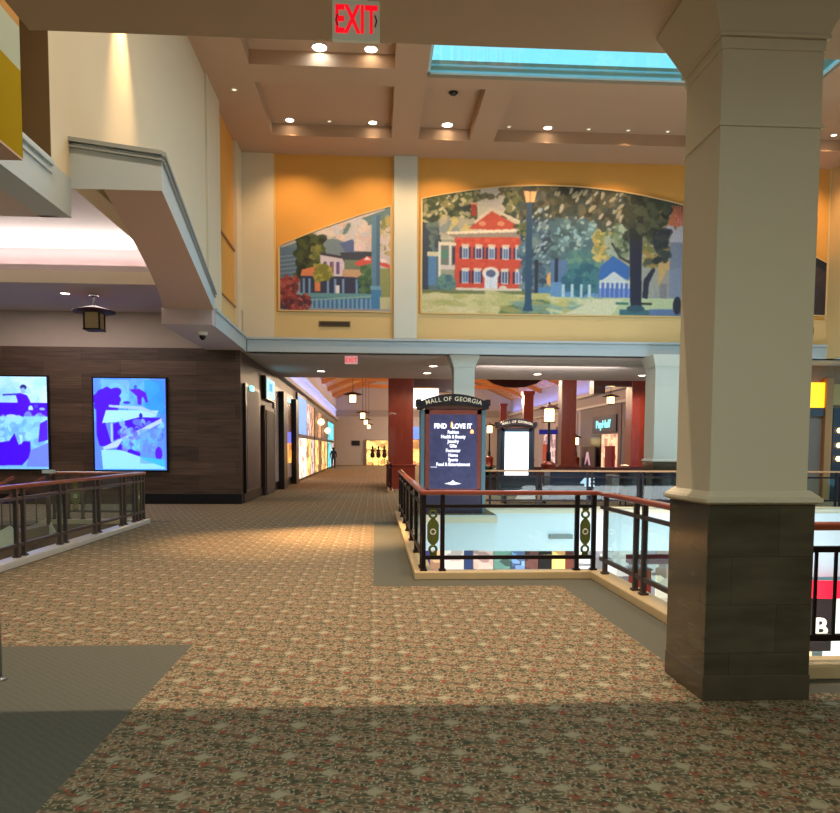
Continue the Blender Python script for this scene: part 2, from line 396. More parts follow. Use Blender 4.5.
# ------------------------------------------------------------------ railings
def railing(name, A, B, label, posts, bays=(), bal=False, double=True, ph=.98, m=IRON, hm=RAILW, glassy=True, base=.1, cat='railing', group=None, hr=(.1, .06), balstep=.115, gap=.13):
    """A,B: base points on the curb; posts: distances along the run; bays: (from,to) with medallion"""
    A = Vector(A); B = Vector(B); d = (B-A); Ln = d.length; d = d.normalized(); n = Vector((-d.y, d.x, 0))
    t = empty(name, A, label, cat, group)
    P = lambda s, z: A+d*s+Vector((0, 0, z))
    h = MB(); h.bar(P(-.04, ph+.02), P(Ln+.04, ph+.02), hr[0], hr[1]); h.build('handrail', hm, t, .018)
    MB().bar(P(0, .93-.1), P(Ln, .93-.1), .045, .045).build('top_rail', m, t, .004)
    MB().bar(P(0, .17), P(Ln, .17), .045, .05).build('bottom_rail', m, t, .004)
    cen = []
    for s in posts:
        for q in ((-gap/2, gap/2) if double else (0,)):
            if 0 <= s+q <= Ln+.001:
                k = MB(); k.bar(P(s+q, 0), P(s+q, ph), .055, .055)
                k.box(*[v for c in zip(P(s+q, 0)-Vector((.045, .045, 0)), P(s+q, 0)+Vector((.045, .045, .025))) for v in c])
                k.build('post', m, t, .003); cen.append(s+q)
    cen = sorted(cen)
    def inbay(a, b): return any(a >= x-.05 and b <= y+.05 for x, y in bays)
    for a, b in zip(cen, cen[1:]):
        if b-a < .2 and not inbay(a, b): continue
        if bal:
            k = MB(); nb = max(1, int(round((b-a)/balstep)))
            for i in range(1, nb): 
                q = MB(); q.bar(P(a+(b-a)*i/nb, .17), P(a+(b-a)*i/nb, .83), .02, .02); q.build('baluster', m, t)
        elif inbay(a, b):
            c = (a+b)/2; w = b-a-.055
            k = MB()
            cz = .5
            # pierced plate: lozenge body with rings above and below
            body = [(-.32*w, -.13), (-.40*w, -.09), (-.40*w, .09), (-.32*w, .13), (-.12*w, .17), (.12*w, .17), (.32*w, .13), (.40*w, .09), (.40*w, -.09), (.32*w, -.13), (.12*w, -.17), (-.12*w, -.17)]
            k.prism([P(c+x, cz+z)-n*.01 for x, z in body], n*.02)
            for sg in (-1, 1):
                k.ring(P(c, cz+sg*.225), n, .045, .016, 16, 6)
                k.prism([P(c+x, cz+sg*z)-n*.008 for x, z in ((-.30*w, .335), (-.22*w, .275), (.22*w, .275), (.30*w, .335))], n*.016)
            md = k.build('medallion', GREENM, t)
            r = MB(); r.ring(P(c, cz), n, .032, .014, 18, 6)
            for sg in (-1, 1): r.ring(P(c, cz), n, .008, .006, 8, 5)
            r.build('rosette', WHITEM, md)
        elif glassy:
            MB().bar(P(a+.03, .5), P(b-.03, .5), .012, .6).build('glass_panel', GLASS, t)
    return t

railing('railing', (.62, 9.62, .1), (2.84, 9.62, .1), 'short dark metal railing with two green medallions at the near edge of the open well', [0, .24, 1.98, 2.2], [(0, .24), (1.98, 2.2)], double=False, gap=0)
railing('railing', (2.88, 9.48, .1), (2.88, 5.56, .1), 'glass paneled railing with brown handrail running back from the large cream column', [.05, 1.42, 2.85, 3.8], [], m=TAUPE, gap=.26)
railing('railing', (.62, 18.9, .1), (.62, 9.72, .1), 'dark railing with red wood handrail along the right side of the carpeted corridor', [.0, 1.5, 3.0, 4.5, 6.0, 7.5, 9.0], [])
railing('railing', (2.95, 5.38, .1), (9.5, 5.38, .1), 'black baluster railing to the right of the large cream column', [0, 1.2, 2.4, 3.6, 4.8, 6.0, 6.5], [], bal=True, double=False, balstep=.15)
railing('railing', (-5.03, 8.1, .1), (-5.03, 16.85, .1), 'long glass paneled railing with orange brown handrail beside the left stair well', [.2, 1.5, 2.95, 4.42, 5.94, 7.38, 8.16, 8.62], [(8.2, 8.6)], m=TAUPE, gap=.22)
railing('railing', (-5.13, 16.85, .1), (-6.95, 16.85, .1), 'rear railing with a green medallion in front of the brown boarded wall', [.06, 1.2, 1.5, 1.8], [(1.2, 1.5)], double=False, m=TAUPE)
railing('railing', (-8.3, 16.85, .1), (-13.9, 16.85, .1), 'rear railing under the leftmost blue picture screen', [0, 1.4, 2.8, 4.2, 5.5], [], m=TAUPE)
railing('railing', (3.1, 21.1, .06), (19.0, 21.1, .06), 'long far railing with tan handrail across the bridge behind the open well', [0.05+1.45*i for i in range(11)], [], hr=(.07, .05), hm=mat('tan_handrail_wood', (190, 140, 100), .4))
railing('railing', (.6, 28.5, .1), (.6, 38, .1), 'distant red handrail railing at the foot of the big red wood column', [0, 1.5, 3, 4.5, 6, 7.5, 9], [], hm=MAHO)

# staircase in the left well
t = empty('staircase', (-6.95, 15.8, -3), 'staircase with slanting wood handrails going down in the left well', 'staircase')
k = MB()
for i in range(19): k.box(-6.95-.3*i, -6.95-.3*(i+1), 15.0, 16.6, -.17*(i+1)-.12, -.17*(i+1)+.17)
k.build('steps', mat('tan_steps', (136, 112, 90), .6), t)
for y in (14.96, 16.64):
    m_ = MB(); m_.bar((-6.9, y, .0), (-12.7, y, -3.25), .06, .35); m_.build('stringer', CREAM, t)
    m_ = MB(); m_.tube((-6.9, y, 1.08), (-12.7, y, -2.2), .035); m_.build('handrail', RAILW, t)
    for i in range(24):
        x = -6.98-.24*i; z = (x+6.9)*.5655
        m_ = MB(); m_.tube((x, y, z+.1), (x, y, z+1.05), .012, 6); m_.build('baluster', TAUPE, t)
m_ = MB(); m_.box(-7.0, -6.93, 16.6, 16.67, 0, 1.1); m_.build('newel_post', TAUPE, t); m_ = MB(); m_.box(-7.04, -6.84, 16.54, 16.74, 1.1, 1.17); m_.build('newel_cap', CREAMW, t)
SB('trim_36', (-14, -5.16, 16.64, 16.7, -1.2, 0), mat('tan_slab_edge', (120, 96, 76), .7))

# ------------------------------------------------------------------ large column
def column(name, x0, x1, y0, y1, top, label, mh=1.30, fl=.15, base=True, group=None, pm=None, ins=(.03, .03, .03, .03)):
    pm = pm or CREAM
    t = empty(name, ((x0+x1)/2, (y0+y1)/2, 0), label, 'column', group)
    k = MB(); k.box(x0, x1, y0, y1, 0.0, mh)
    k.build('marble_base', MARBLE, t, .006)
    k = MB(); k.box(x0-.005, x1+.005, y0-.005, y1+.005, 0, .17); k.build('plinth', mat('dark_marble_plinth', (84, 74, 60), .2, var=.2, scale=5), t, .005)
    k = MB(); k.frustum(x0-.0, x1+.0, y0-.0, y1+.0, mh, mh+.012, .035); k.box(x0-.035, x1+.035, y0-.035, y1+.035, mh+.012, mh+.045); k.frustum(x0-.03, x1+.03, y0-.03, y1+.03, mh+.045, mh+.09, -.05)
    k.build('ledge_molding', pm, t, .008)
    a, b, c, d = x0+ins[0], x1-ins[1], y0+ins[2], y1-ins[3]
    MB().box(a, b, c, d, mh+.05, top-.2).build('shaft', pm, t, .005)
    k = MB(); k.box(a-.012, b+.012, c-.012, d+.012, top-.90, top-.875); k.build('band', pm, t, .004)
    k = MB(); k.box(a-.01, b+.01, c-.01, d+.01, top-.43, top-.36); k.box(a-.03, b+.03, c-.03, d+.03, top-.36, top-.335)
    k.frustum(a-.02, b+.02, c-.02, d+.02, top-.335, top-.002, fl)
    k.build('capital', pm, t, .006)
    return t
column('column', 2.163, 2.88, 4.80, 5.455, 4.6, 'large square cream column on a dark brown marble base in the right foreground', ins=(.014, .043, .03, .07))
column('column', 2.38, 3.08, 23.35, 24.05, 4.52, 'slim white column under the soffit behind the tall directory sign', fl=.12, pm=CREAMW)
column('column', 8.40, 9.5, 22.6, 23.5, 4.52, 'white column with dark marble base seen beside the large foreground column', fl=.12, pm=CREAMW)

# ------------------------------------------------------------------ low ceiling over the viewer
SB('ceiling', (-2.45, 14, -5, 5.75, 4.6, 4.9), CEILF)
SB('wall_back', (-14, 14, -5.3, -5, 0, 4.6), CREAM)
SB('wall_right', (14, 14.3, -5, 23.2, 4.52, 10.9), PALEY); SB('wall_right', (14, 14.3, -5, 19, -5.6, 4.52), PALEY)
# front upper face over the opening (faces the atrium)
SB('wall_front', (-2.45, 14, 5.45, 5.75, 4.9, 10.9), CREAM)

# ------------------------------------------------------------------ atrium ceiling with coffers
cl = MB(); Z0, Z1 = 10.3, 10.9
xs = [(-14, -2.85, 0), (-2.85, .45, 1), (.45, 1.2, 0), (1.2, 2.65, 1), (2.65, 3.32, 0), (3.32, 8.9, 1), (8.9, 9.6, 0), (9.6, 13.6, 1), (13.6, 14, 0)]
ys = [(-5.3, 12.6, 0), (12.6, 17.95, 1), (17.95, 18.8, 0), (18.8, 21.85, 1), (21.85, 23.2, 0)]
for a, b, u in xs:
    for c, d, v in ys:
        sky = (a >= 1.1 and c in (12.6, 17.95))
        if sky: continue
        cl.box(a, b, c, d, Z0 if not (u and v) else 10.62, Z1)
cl.box(1.2, 14, 18.3, 18.7, Z0, Z0+.12); cl.box(1.2, 14, 18.7, 18.8, Z0, Z1); cl.box(10.42, 14, 12.6, 18.3, Z0, Z1)
S('ceiling', cl, CEILM)
# skylight: frame and glass (the sky is seen through it)
t = struct(bpy.data.objects.new('window_1', None)); COL.objects.link(t); t.location = (5.8, 15.4, Z0)
k = MB(); k.box(1.2, 10.42, 18.22, 18.3, 10.38, 10.44); k.box(1.2, 1.27, 12.6, 18.3, 10.38, 10.44); k.box(10.35, 10.42, 12.6, 18.3, 10.38, 10.44); k.box(1.2, 10.42, 12.6, 12.7, 10.38, 10.44)
k.box(1.2, 10.42, 17.98, 18.02, 10.42, 10.46)
k.build('window_frame', mat('pale_blue_frame', (190, 225, 235), .5), t)
MB().box(1.2, 10.42, 12.6, 18.3, 10.41, 10.42).build('window_pane', GLASS, t)

# ------------------------------------------------------------------ mural wall (y = 23.2)
W = 23.2
mw = MB()
mw.box(-4, 15, W, W+.3, 4.52, 10.9)
S('wall_far', mw, ORANGE)
# pilasters and trims
S('trim_13', MB().box(-3.95, -3.0, W-.06, W, 4.95, 10.3), CREAM, .01)
S('trim_14', MB().box(.55, 1.24, W-.16, W, 4.95, 10.3), CREAMW, .02)
S('trim_15', MB().box(9.5, 10.2, W-.16, W, 4.95, 10.3), CREAMW, .02)
# balcony fascia / soffit band
S('trim_16', MB().box(-3.8, 22, W-.12, W+.3, 4.52, 4.88).box(-3.78, 22, W-.17, W, 4.88, 4.95), BULK, .01)
SB('ceiling', (-4, 22, W+.3, 31, 4.52, 4.8), mat('soffit_paint', (196, 186, 180), .8, var=.03))
SB('wall_far_2', (-4, 18, 31, 31.2, 4.52, 11), CREAM).name = 'wall_hall_front'

# painting -----------------------------------------------------------
class Paint:
    def __init__(s, x0, x1, y0, y1, ss, bg):
        s.x0, s.y0, s.ss = x0, y0, ss; s.w = int((x1-x0)*ss)+1; s.h = int((y1-y0)*ss)+1; s.x1 = x1; s.y1 = y1
        s.a = np.zeros((s.h, s.w, 3)); s.a[:] = bg; s.X, s.Y = np.meshgrid(x0+np.arange(s.w)/ss, y0+np.arange(s.h)/ss)
        s.tf = (1, 0, 0)
    def T(s, k, ox, oy): s.tf = (k, ox, oy)
    def _t(s, p): k, ox, oy = s.tf; return (ox+p[0]/k, oy+p[1]/k)
    def _win(s, xa, xb, ya, yb):
        i0 = max(0, int((xa-s.x0)*s.ss)-1); i1 = min(s.w, int((xb-s.x0)*s.ss)+3); j0 = max(0, int((ya-s.y0)*s.ss)-1); j1 = min(s.h, int((yb-s.y0)*s.ss)+3)
        return slice(j0, max(j0, j1)), slice(i0, max(i0, i1))
    def poly(s, pts, c, al=1):
        q = [s._t(p) for p in pts]; xa = min(p[0] for p in q); xb = max(p[0] for p in q); ya = min(p[1] for p in q); yb = max(p[1] for p in q)
        w = s._win(xa, xb, ya, yb); X = s.X[w]; Y = s.Y[w]; ins = np.zeros(X.shape, bool)
        for (xa, ya), (xb, yb) in zip(q, q[1:]+q[:1]):
            if ya == yb: continue
            cnd = (ya > Y) != (yb > Y); ins ^= cnd & (X < (xb-xa)*(Y-ya)/(yb-ya)+xa)
        s.a[w][ins] = s.a[w][ins]*(1-al)+np.array(c)*al
    def rect(s, xa, ya, xb, yb, c, al=1): s.poly([(xa, ya), (xb, ya), (xb, yb), (xa, yb)], c, al)
    def ell(s, cx, cy, rx, ry, c, al=1, rot=0):
        k = s.tf[0]; x, y = s._t((cx, cy)); rx /= k; ry /= k; R = max(rx, ry); w = s._win(x-R, x+R, y-R, y+R)
        dx = s.X[w]-x; dy = s.Y[w]-y; ca, sa = math.cos(rot), math.sin(rot)
        ins = ((dx*ca+dy*sa)/rx)**2+((-dx*sa+dy*ca)/ry)**2 < 1
        s.a[w][ins] = s.a[w][ins]*(1-al)+np.array(c)*al
    def blot(s, xa, ya, xb, yb, cols, n, r, seed=1, al=.8, asp=1.5, rot=None):
        rd = random.Random(seed)
        for _ in range(n):
            q = r*rd.uniform(.5, 1.4)
            s.ell(rd.uniform(xa, xb), rd.uniform(ya, yb), q*asp, q, rd.choice(cols), al, rd.uniform(-1.5, 1.5) if rot is None else rot+rd.uniform(-.3, .3))
    def line(s, p, q, w, c, al=1):
        dx = q[0]-p[0]; dy = q[1]-p[1]; L = math.hypot(dx, dy) or 1; nx = -dy/L*w/2; ny = dx/L*w/2
        s.poly([(p[0]+nx, p[1]+ny), (q[0]+nx, q[1]+ny), (q[0]-nx, q[1]-ny), (p[0]-nx, p[1]-ny)], c, al)

def canvas(name, P, wx, wz, y, top=None, parent=None, emit=0, rough=.7, gain=1.0):
    """picture plane: pixel box of P mapped on x in wx, z in wz (z at y1 bottom, y0 top); top(x) gives its upper outline"""
    A = P.a.copy()
    for _ in range(2): A = (A+np.roll(A, 1, 0)+np.roll(A, -1, 0)+np.roll(A, 1, 1)+np.roll(A, -1, 1))/5
    A[[0, 1, -1, -2]] = P.a[[0, 1, -1, -2]]; A[:, [0, 1, -1, -2]] = P.a[:, [0, 1, -1, -2]]
    g_ = np.random.RandomState(5); nz = g_.normal(0, 1, (P.h, P.w, 1)); nz = nz+np.roll(nz, 1, 1)+np.roll(nz, 1, 0)+np.roll(nz, (1, 1), (0, 1))
    A = np.clip(A*(1+nz*.012), 0, 255)
    h, w = P.h, P.w; a = A[::-1]/255*gain          # row 0 = bottom
    a = np.clip(a, 0, 1); l = np.where(a <= .04045, a/12.92, ((a+.055)/1.055)**2.4)
    xs = np.linspace(wx[0], wx[1], w); full = wz[1]-wz[0]
    tops = np.array([top(x) if top else wz[1] for x in xs])
    v = np.linspace(0, 1, h)[:, None]; Z = wz[0]+v*(tops[None, :]-wz[0]); X = np.repeat(xs[None, :], h, 0)
    row = np.clip(((Z-wz[0])/full*(h-1)).round().astype(int), 0, h-1); colr = l[row, np.arange(w)[None, :].repeat(h, 0)]
    vs = np.stack([X, np.full_like(X, y), Z], -1).reshape(-1, 3)
    off = Vector((0, 0, 0)); q = parent
    while q is not None: off += q.location; q = q.parent
    vs -= np.array(off)
    idx = np.arange(h*w).reshape(h, w); f = np.stack([idx[:-1, :-1], idx[:-1, 1:], idx[1:, 1:], idx[1:, :-1]], -1).reshape(-1, 4)
    me = bpy.data.meshes.new(name)
    me.vertices.add(len(vs)); me.vertices.foreach_set('co', vs.ravel())
    me.loops.add(f.size); me.loops.foreach_set('vertex_index', f.ravel())
    me.polygons.add(len(f)); me.polygons.foreach_set('loop_start', np.arange(0, f.size, 4)); me.polygons.foreach_set('loop_total', np.full(len(f), 4))
    me.update(calc_edges=True)
    ca = me.color_attributes.new('Paint', 'FLOAT_COLOR', 'POINT')
    rgba = np.concatenate([colr.reshape(-1, 3), np.ones((h*w, 1))], 1); ca.data.foreach_set('color', rgba.ravel())
    me.materials.append(attr_mat(name+'_paint', emit, rough)); me.validate()
    o = bpy.data.objects.new(name, me); COL.objects.link(o); o.parent = parent
    return o

# central mural: brick house with trees
P = Paint(421, 684, 186, 317, 2.0, (150, 155, 140))
P.T(5.42, 410, 180)
GR = [(52, 70, 52), (74, 92, 60), (98, 104, 66), (128, 126, 84), (40, 56, 56)]
P.rect(60, 0, 620, 340, (186, 184, 168))
P.blot(60, 60, 340, 260, GR, 260, 20, 2); P.blot(60, 60, 330, 300, [(170, 168, 140), (150, 150, 120), (196, 190, 160)], 70, 9, 3)
P.rect(160, 270, 350, 330, (188, 180, 160)); P.blot(170, 230, 350, 320, [(170, 166, 150), (120, 140, 150), (200, 186, 120)], 50, 16, 4)
P.rect(400, 60, 530, 170, (192, 184, 176)); P.blot(350, 30, 600, 110, [(90, 84, 60), (150, 140, 110), (200, 190, 175)], 60, 12, 5)
P.blot(500, 60, 620, 230, GR+[(120, 120, 90)], 90, 12, 6)
P.rect(60, 250, 150, 620, (88, 112, 120)); P.blot(60, 250, 150, 420, [(70, 90, 100), (50, 66, 80), (100, 120, 110)], 50, 14, 7)
P.poly([(62, 260), (100, 300), (98, 620), (62, 620)], (52, 66, 88)); P.rect(95, 430, 140, 590, (84, 128, 176)); P.rect(90, 408, 150, 432, (206, 202, 176))
P.rect(325, 145, 355, 210, (150, 60, 50)); P.rect(320, 136, 360, 148, (200, 150, 130))
P.poly([(340, 240), (430, 160), (600, 235), (600, 250), (432, 180), (345, 262)], (206, 196, 176))
P.poly([(310, 280), (435, 182), (565, 250), (565, 285)], (186, 78, 62))
P.ell(385, 250, 20, 13, (206, 140, 110)); P.ell(485, 248, 20, 13, (206, 140, 110))
P.rect(236, 320, 622, 615, (198, 78, 60)); P.blot(240, 325, 615, 610, [(212, 92, 70), (186, 68, 54)], 120, 9, 8, .5)
P.poly([(195, 298), (610, 272), (610, 290), (200, 312)], (226, 216, 196)); P.poly([(200, 312), (610, 290), (610, 318), (230, 330)], (150, 138, 128))
P.poly([(150, 352), (245, 356), (245, 372), (150, 372)], (222, 214, 196)); P.rect(165, 372, 240, 500, (110, 120, 120)); P.rect(165, 400, 205, 440, (84, 134, 120))
for x in (150, 208): P.rect(x, 370, x+14, 560 if x == 150 else 500, (216, 216, 210))
P.rect(165, 478, 240, 502, (204, 196, 196)); P.rect(225, 380, 240, 470, (60, 60, 84))
for x in (295, 367, 436, 512, 584):
    P.rect(x-30, 378, x+30, 440, (58, 48, 84)); P.rect(x-18, 372, x+18, 442, (214, 206, 210)); P.rect(x-13, 386, x+13, 438, (88, 120, 168) if x != 367 else (70, 60, 110)); P.line((x, 386), (x, 438), 3, (200, 200, 210)); P.rect(x-20, 362, x+20, 374, (216, 190, 170))
for x in (296, 361, 508, 584):
    P.rect(x-32, 508, x+28, 572, (70, 44, 76)); P.rect(x-18, 502, x+18, 576, (210, 206, 214)); P.rect(x-13, 512, x+13, 570, (90, 122, 172) if x != 508 else (56, 80, 120)); P.line((x, 512), (x, 570), 3, (200, 205, 215)); P.rect(x-20, 492, x+22, 504, (220, 200, 180))
P.ell(433, 520, 46, 36, (226, 214, 204)); P.rect(400, 520, 470, 612, (214, 220, 232)); P.ell(433, 520, 26, 20, (90, 100, 140)); P.rect(412, 540, 456, 610, (206, 216, 234)); P.line((433, 540), (433, 610), 3, (170, 180, 205))
P.rect(245, 600, 620, 620, (214, 204, 190)); P.ell(500, 600, 22, 16, (210, 200, 190))
P.ell(195, 580, 52, 50, (86, 126, 128)); P.blot(150, 535, 240, 625, [(100, 140, 130), (70, 104, 120)], 30, 10, 9)
# trees right of house
P.rect(604, 60, 900, 640, (66, 88, 106)); P.blot(600, 40, 900, 250, [(44, 50, 44), (66, 66, 54), (96, 96, 80), (60, 76, 84)], 260, 17, 10)
P.blot(600, 230, 900, 600, [(60, 88, 112), (84, 116, 132), (46, 66, 88), (110, 134, 140)], 280, 17, 11)
P.blot(600, 150, 860, 460, [(140, 168, 190), (160, 180, 176)], 70, 6, 12, .9, 2.0, -.9)
P.ell(760, 545, 24, 40, (214, 164, 96)); P.rect(690, 590, 900, 630, (80, 130, 178)); P.rect(670, 440, 690, 625, (38, 50, 70)); P.rect(790, 440, 808, 625, (38, 50, 70))
P.blot(560, 240, 625, 330, GR, 24, 10, 13)
# ground
P.rect(60, 622, 900, 745, (178, 178, 118)); P.rect(60, 615, 620, 632, (110, 120, 80)); P.blot(60, 640, 640, 735, [(196, 190, 140), (208, 200, 160), (168, 170, 110)], 80, 16, 14, .6, 4, 0)
P.poly([(500, 700), (660, 660), (900, 650), (900, 745), (470, 745)], (96, 122, 84)); P.blot(540, 660, 900, 735, [(150, 150, 90), (80, 116, 96), (120, 150, 140)], 40, 12, 15, .7, 4, 0)
P.T(5.42, 550, 180)
P.rect(0, 20, 740, 400, (64, 74, 66)); P.blot(0, 20, 430, 240, [(42, 44, 36), (66, 70, 56), (92, 92, 74), (50, 66, 70)], 300, 17, 16)
P.blot(0, 60, 380, 240, [(150, 148, 128), (170, 170, 160)], 40, 8, 17, .9, 2.4, -.9)
P.blot(0, 220, 250, 440, [(70, 104, 120), (100, 136, 146), (56, 84, 96)], 120, 18, 18); P.blot(30, 230, 240, 400, [(130, 176, 196), (150, 184, 190)], 30, 8, 19)
P.blot(90, 400, 260, 600, [(86, 134, 128), (66, 112, 122), (100, 146, 130)], 90, 20, 20)
P.rect(0, 440, 90, 640, (84, 116, 160)); P.rect(20, 430, 40, 640, (36, 50, 74)); P.rect(0, 560, 260, 640, (96, 142, 190)); P.blot(80, 470, 250, 620, [(40, 92, 116), (60, 116, 130)], 50, 18, 21)
for x in (60, 110, 160, 205): P.rect(x, 570, x+16, 640, (170, 200, 214))
P.blot(235, 290, 340, 430, [(170, 156, 96), (196, 180, 110), (120, 130, 80)], 60, 14, 22)
P.blot(300, 250, 440, 420, [(150, 170, 160), (120, 140, 110), (90, 116, 96)], 60, 14, 23)
P.poly([(270, 470), (340, 410), (430, 470), (430, 540), (260, 540)], (52, 104, 178))
P.poly([(262, 560), (345, 496), (440, 560)], (190, 206, 214)); P.rect(262, 560, 440, 645, (78, 110, 190))
for x in range(268, 440, 26): P.rect(x, 545, x+11, 590, (200, 214, 216)); P.rect(x, 590, x+9, 645, (120, 150, 210))
P.rect(0, 640, 740, 745, (178, 194, 156)); P.blot(0, 650, 300, 740, [(200, 206, 170), (120, 156, 150), (186, 178, 110)], 40, 12, 24, .7, 4, 0)
P.poly([(60, 745), (250, 650), (400, 648), (330, 745)], (204, 208, 178))
P.rect(500, 300, 740, 640, (150, 156, 150)); P.blot(500, 260, 640, 460, [(150, 130, 70), (104, 110, 70), (60, 76, 66), (178, 170, 130)], 100, 13, 25)
P.rect(590, 430, 652, 640, (186, 160, 108)); P.rect(600, 560, 640, 640, (120, 104, 80)); P.rect(652, 300, 740, 640, (116, 128, 152)); P.poly([(560, 640), (640, 480), (720, 470), (720, 640)], (128, 142, 168), .6)
P.rect(615, 180, 740, 330, (168, 170, 186)); P.blot(600, 140, 700, 250, [(130, 100, 60), (176, 130, 70)], 30, 10, 26)
for i in range(5): P.poly([(655+i*15, 130), (664+i*15, 130), (660+i*15, 240), (648+i*15, 240)], (196, 104, 80))
P.poly([(425, 210), (500, 210), (496, 430), (502, 690), (440, 690), (430, 430)], (36, 42, 64)); P.poly([(505, 640), (510, 540), (560, 470), (575, 480), (540, 560), (535, 645)], (40, 46, 66))
P.line((330, 340), (380, 420), 12, (50, 60, 66)); P.line((380, 420), (440, 450), 12, (50, 60, 66)); P.blot(400, 40, 640, 300, [(34, 42, 38), (52, 60, 50), (74, 84, 66)], 110, 18, 27); P.blot(570, 250, 640, 440, [(36, 46, 56), (50, 62, 66)], 40, 15, 28)
P.rect(360, 665, 430, 680, (60, 120, 110)); P.rect(500, 665, 560, 678, (50, 60, 50)); P.rect(380, 705, 545, 735, (60, 104, 120)); P.rect(545, 700, 740, 735, (90, 116, 160)); P.ell(700, 680, 24, 50, (38, 44, 60)); P.ell(470, 700, 50, 20, (50, 84, 100))
P.T(5.42, 410, 180)
P.poly([(622, 130), (652, 130), (656, 680), (664, 722), (608, 722), (618, 680)], (44, 78, 108)); P.poly([(605, 68), (676, 68), (664, 128), (618, 128)], (232, 184, 134)); P.rect(612, 56, 670, 68, (60, 60, 60)); P.rect(638, 68, 644, 128, (150, 120, 90))
# mount it
def frame_rail(k, pts, y0, y1, w):
    for a, b in zip(pts, pts[1:]):
        k.bar((a[0], (y0+y1)/2, a[1]), (b[0], (y0+y1)/2, b[1]), abs(y1-y0), w)
def ellz(cx, a, b, z0): return lambda x: z0+b*math.sqrt(max(0, 1-((x-cx)/a)**2))
def mural(P, x0, x1, z0, ztop_img, top, label, yy=W-.035, gain=1.0):
    t = empty('wall_mural', ((x0+x1)/2, W, z0), label, 'mural')
    canvas('picture', P, (x0, x1), (z0, ztop_img), yy, top, t, gain=gain)
    n = 40; xs = [x0+(x1-x0)*i/n for i in range(n+1)]
    k = MB(); out = [(x0, z0)]+[(x, top(x)) for x in xs]+[(x1, z0), (x0, z0)]
    frame_rail(k, out, W-.06, W, .035); k.build('frame', PALEY, t)
    return t
AX = 5.37
arch = lambda x: 5.2+4.38*math.sqrt(max(0, 1-((x-AX)/10.6)**2))*1.0
# arch through (1.36,8.99) (5.37,9.58) (9.36,9.25)->(13.57,8.01)/( .47,8.70) (-2.82,7.59)
def arch(x):
    d = abs(x-AX); return 9.58-.0300*d*d*(1-.0006*d*d)
mural(P, 1.38, 9.40, 5.74, 9.60, arch, 'large arched mural of a red brick house with trees and a lamp post', gain=1.0)

# left mural: street with awnings
P = Paint(280, 392, 210, 312, 2.5, (150, 150, 160)); P.T(6.254, 270, 190)
P.rect(60, 100, 760, 500, (196, 186, 190)); P.poly([(60, 380), (760, 110), (760, 170), (60, 440)], (92, 124, 134)); P.blot(300, 150, 640, 330, [(206, 180, 176), (186, 190, 206), (210, 200, 196)], 60, 20, 1)
P.rect(55, 370, 185, 640, (84, 112, 142)); [P.line((60, y), (180, y-16), 8, (116, 142, 166)) for y in range(430, 640, 26)]
P.poly([(300, 430), (300, 320), (420, 310), (640, 400), (640, 460)], (112, 134, 150)); P.poly([(440, 340), (520, 310), (560, 380), (480, 400)], (84, 104, 156)); P.rect(530, 335, 600, 385, (214, 196, 200))
P.blot(185, 300, 330, 560, [(30, 40, 34), (46, 60, 40), (70, 84, 46)], 150, 20, 2); P.blot(260, 360, 330, 440, [(130, 130, 66), (90, 104, 60)], 30, 12, 3)
P.poly([(320, 400), (470, 425), (470, 560), (320, 560)], (206, 198, 214)); P.poly([(318, 396), (475, 420), (475, 436), (318, 412)], (60, 56, 76))
for x in (350, 392, 430): P.rect(x-12, 455, x+10, 530, (74, 80, 150)); P.rect(x-2, 460, x+4, 526, (190, 90, 100))
P.poly([(440, 396), (640, 385), (640, 470), (470, 460)], (60, 66, 84)); P.rect(470, 440, 640, 500, (110, 126, 110))
P.rect(195, 545, 640, 660, (52, 56, 84)); P.poly([(195, 545), (205, 505), (300, 480), (340, 545)], (212, 128, 88)); P.poly([(455, 545), (460, 500), (575, 500), (590, 550)], (196, 160, 130))
for x in (210, 245, 360, 405, 455, 540): P.rect(x, 560, x+14, 655, (110, 150, 200))
P.rect(285, 565, 318, 640, (214, 132, 90)); P.rect(415, 600, 440, 655, (220, 222, 230)); P.blot(570, 480, 640, 640, [(84, 120, 80), (60, 96, 70)], 40, 14, 4)
P.ell(340, 520, 54, 52, (150, 146, 60)); P.blot(290, 475, 392, 570, [(176, 166, 80), (120, 124, 56)], 40, 12, 5)
P.poly([(530, 460), (610, 415), (680, 420), (755, 470), (755, 490), (640, 455), (560, 480)], (206, 84, 76)); P.poly([(590, 440), (610, 415), (640, 440)], (226, 214, 214)); P.poly([(680, 425), (720, 430), (740, 455), (700, 455)], (226, 214, 214))
P.rect(690, 490, 760, 745, (140, 146, 96)); P.blot(690, 180, 760, 400, [(170, 160, 110), (200, 190, 190), (120, 126, 80)], 40, 14, 6)
P.rect(200, 655, 640, 745, (70, 112, 156)); P.rect(195, 648, 640, 676, (100, 150, 160))
for x in range(262, 640, 28): P.rect(x, 682, x+13, 745, (120, 164, 206))
P.poly([(180, 640), (240, 690), (640, 660), (640, 672), (230, 700), (170, 650)], (130, 170, 170))
P.blot(60, 560, 170, 745, [(150, 60, 56), (110, 40, 48), (176, 90, 80), (70, 40, 60)], 120, 14, 7); P.blot(60, 670, 250, 745, [(150, 60, 56), (110, 40, 48), (186, 110, 100), (70, 40, 60)], 120, 13, 8)
P.rect(640, 160, 692, 745, (88, 128, 162)); P.rect(668, 160, 692, 620, (70, 106, 140)); P.rect(636, 610, 698, 745, (66, 126, 176)); P.rect(632, 600, 700, 625, (110, 156, 190)); P.rect(692, 670, 760, 745, (190, 186, 150))
mural(P, -2.85, .48, 5.75, 8.75, arch, 'left mural of a town street with awnings and a blue fence')
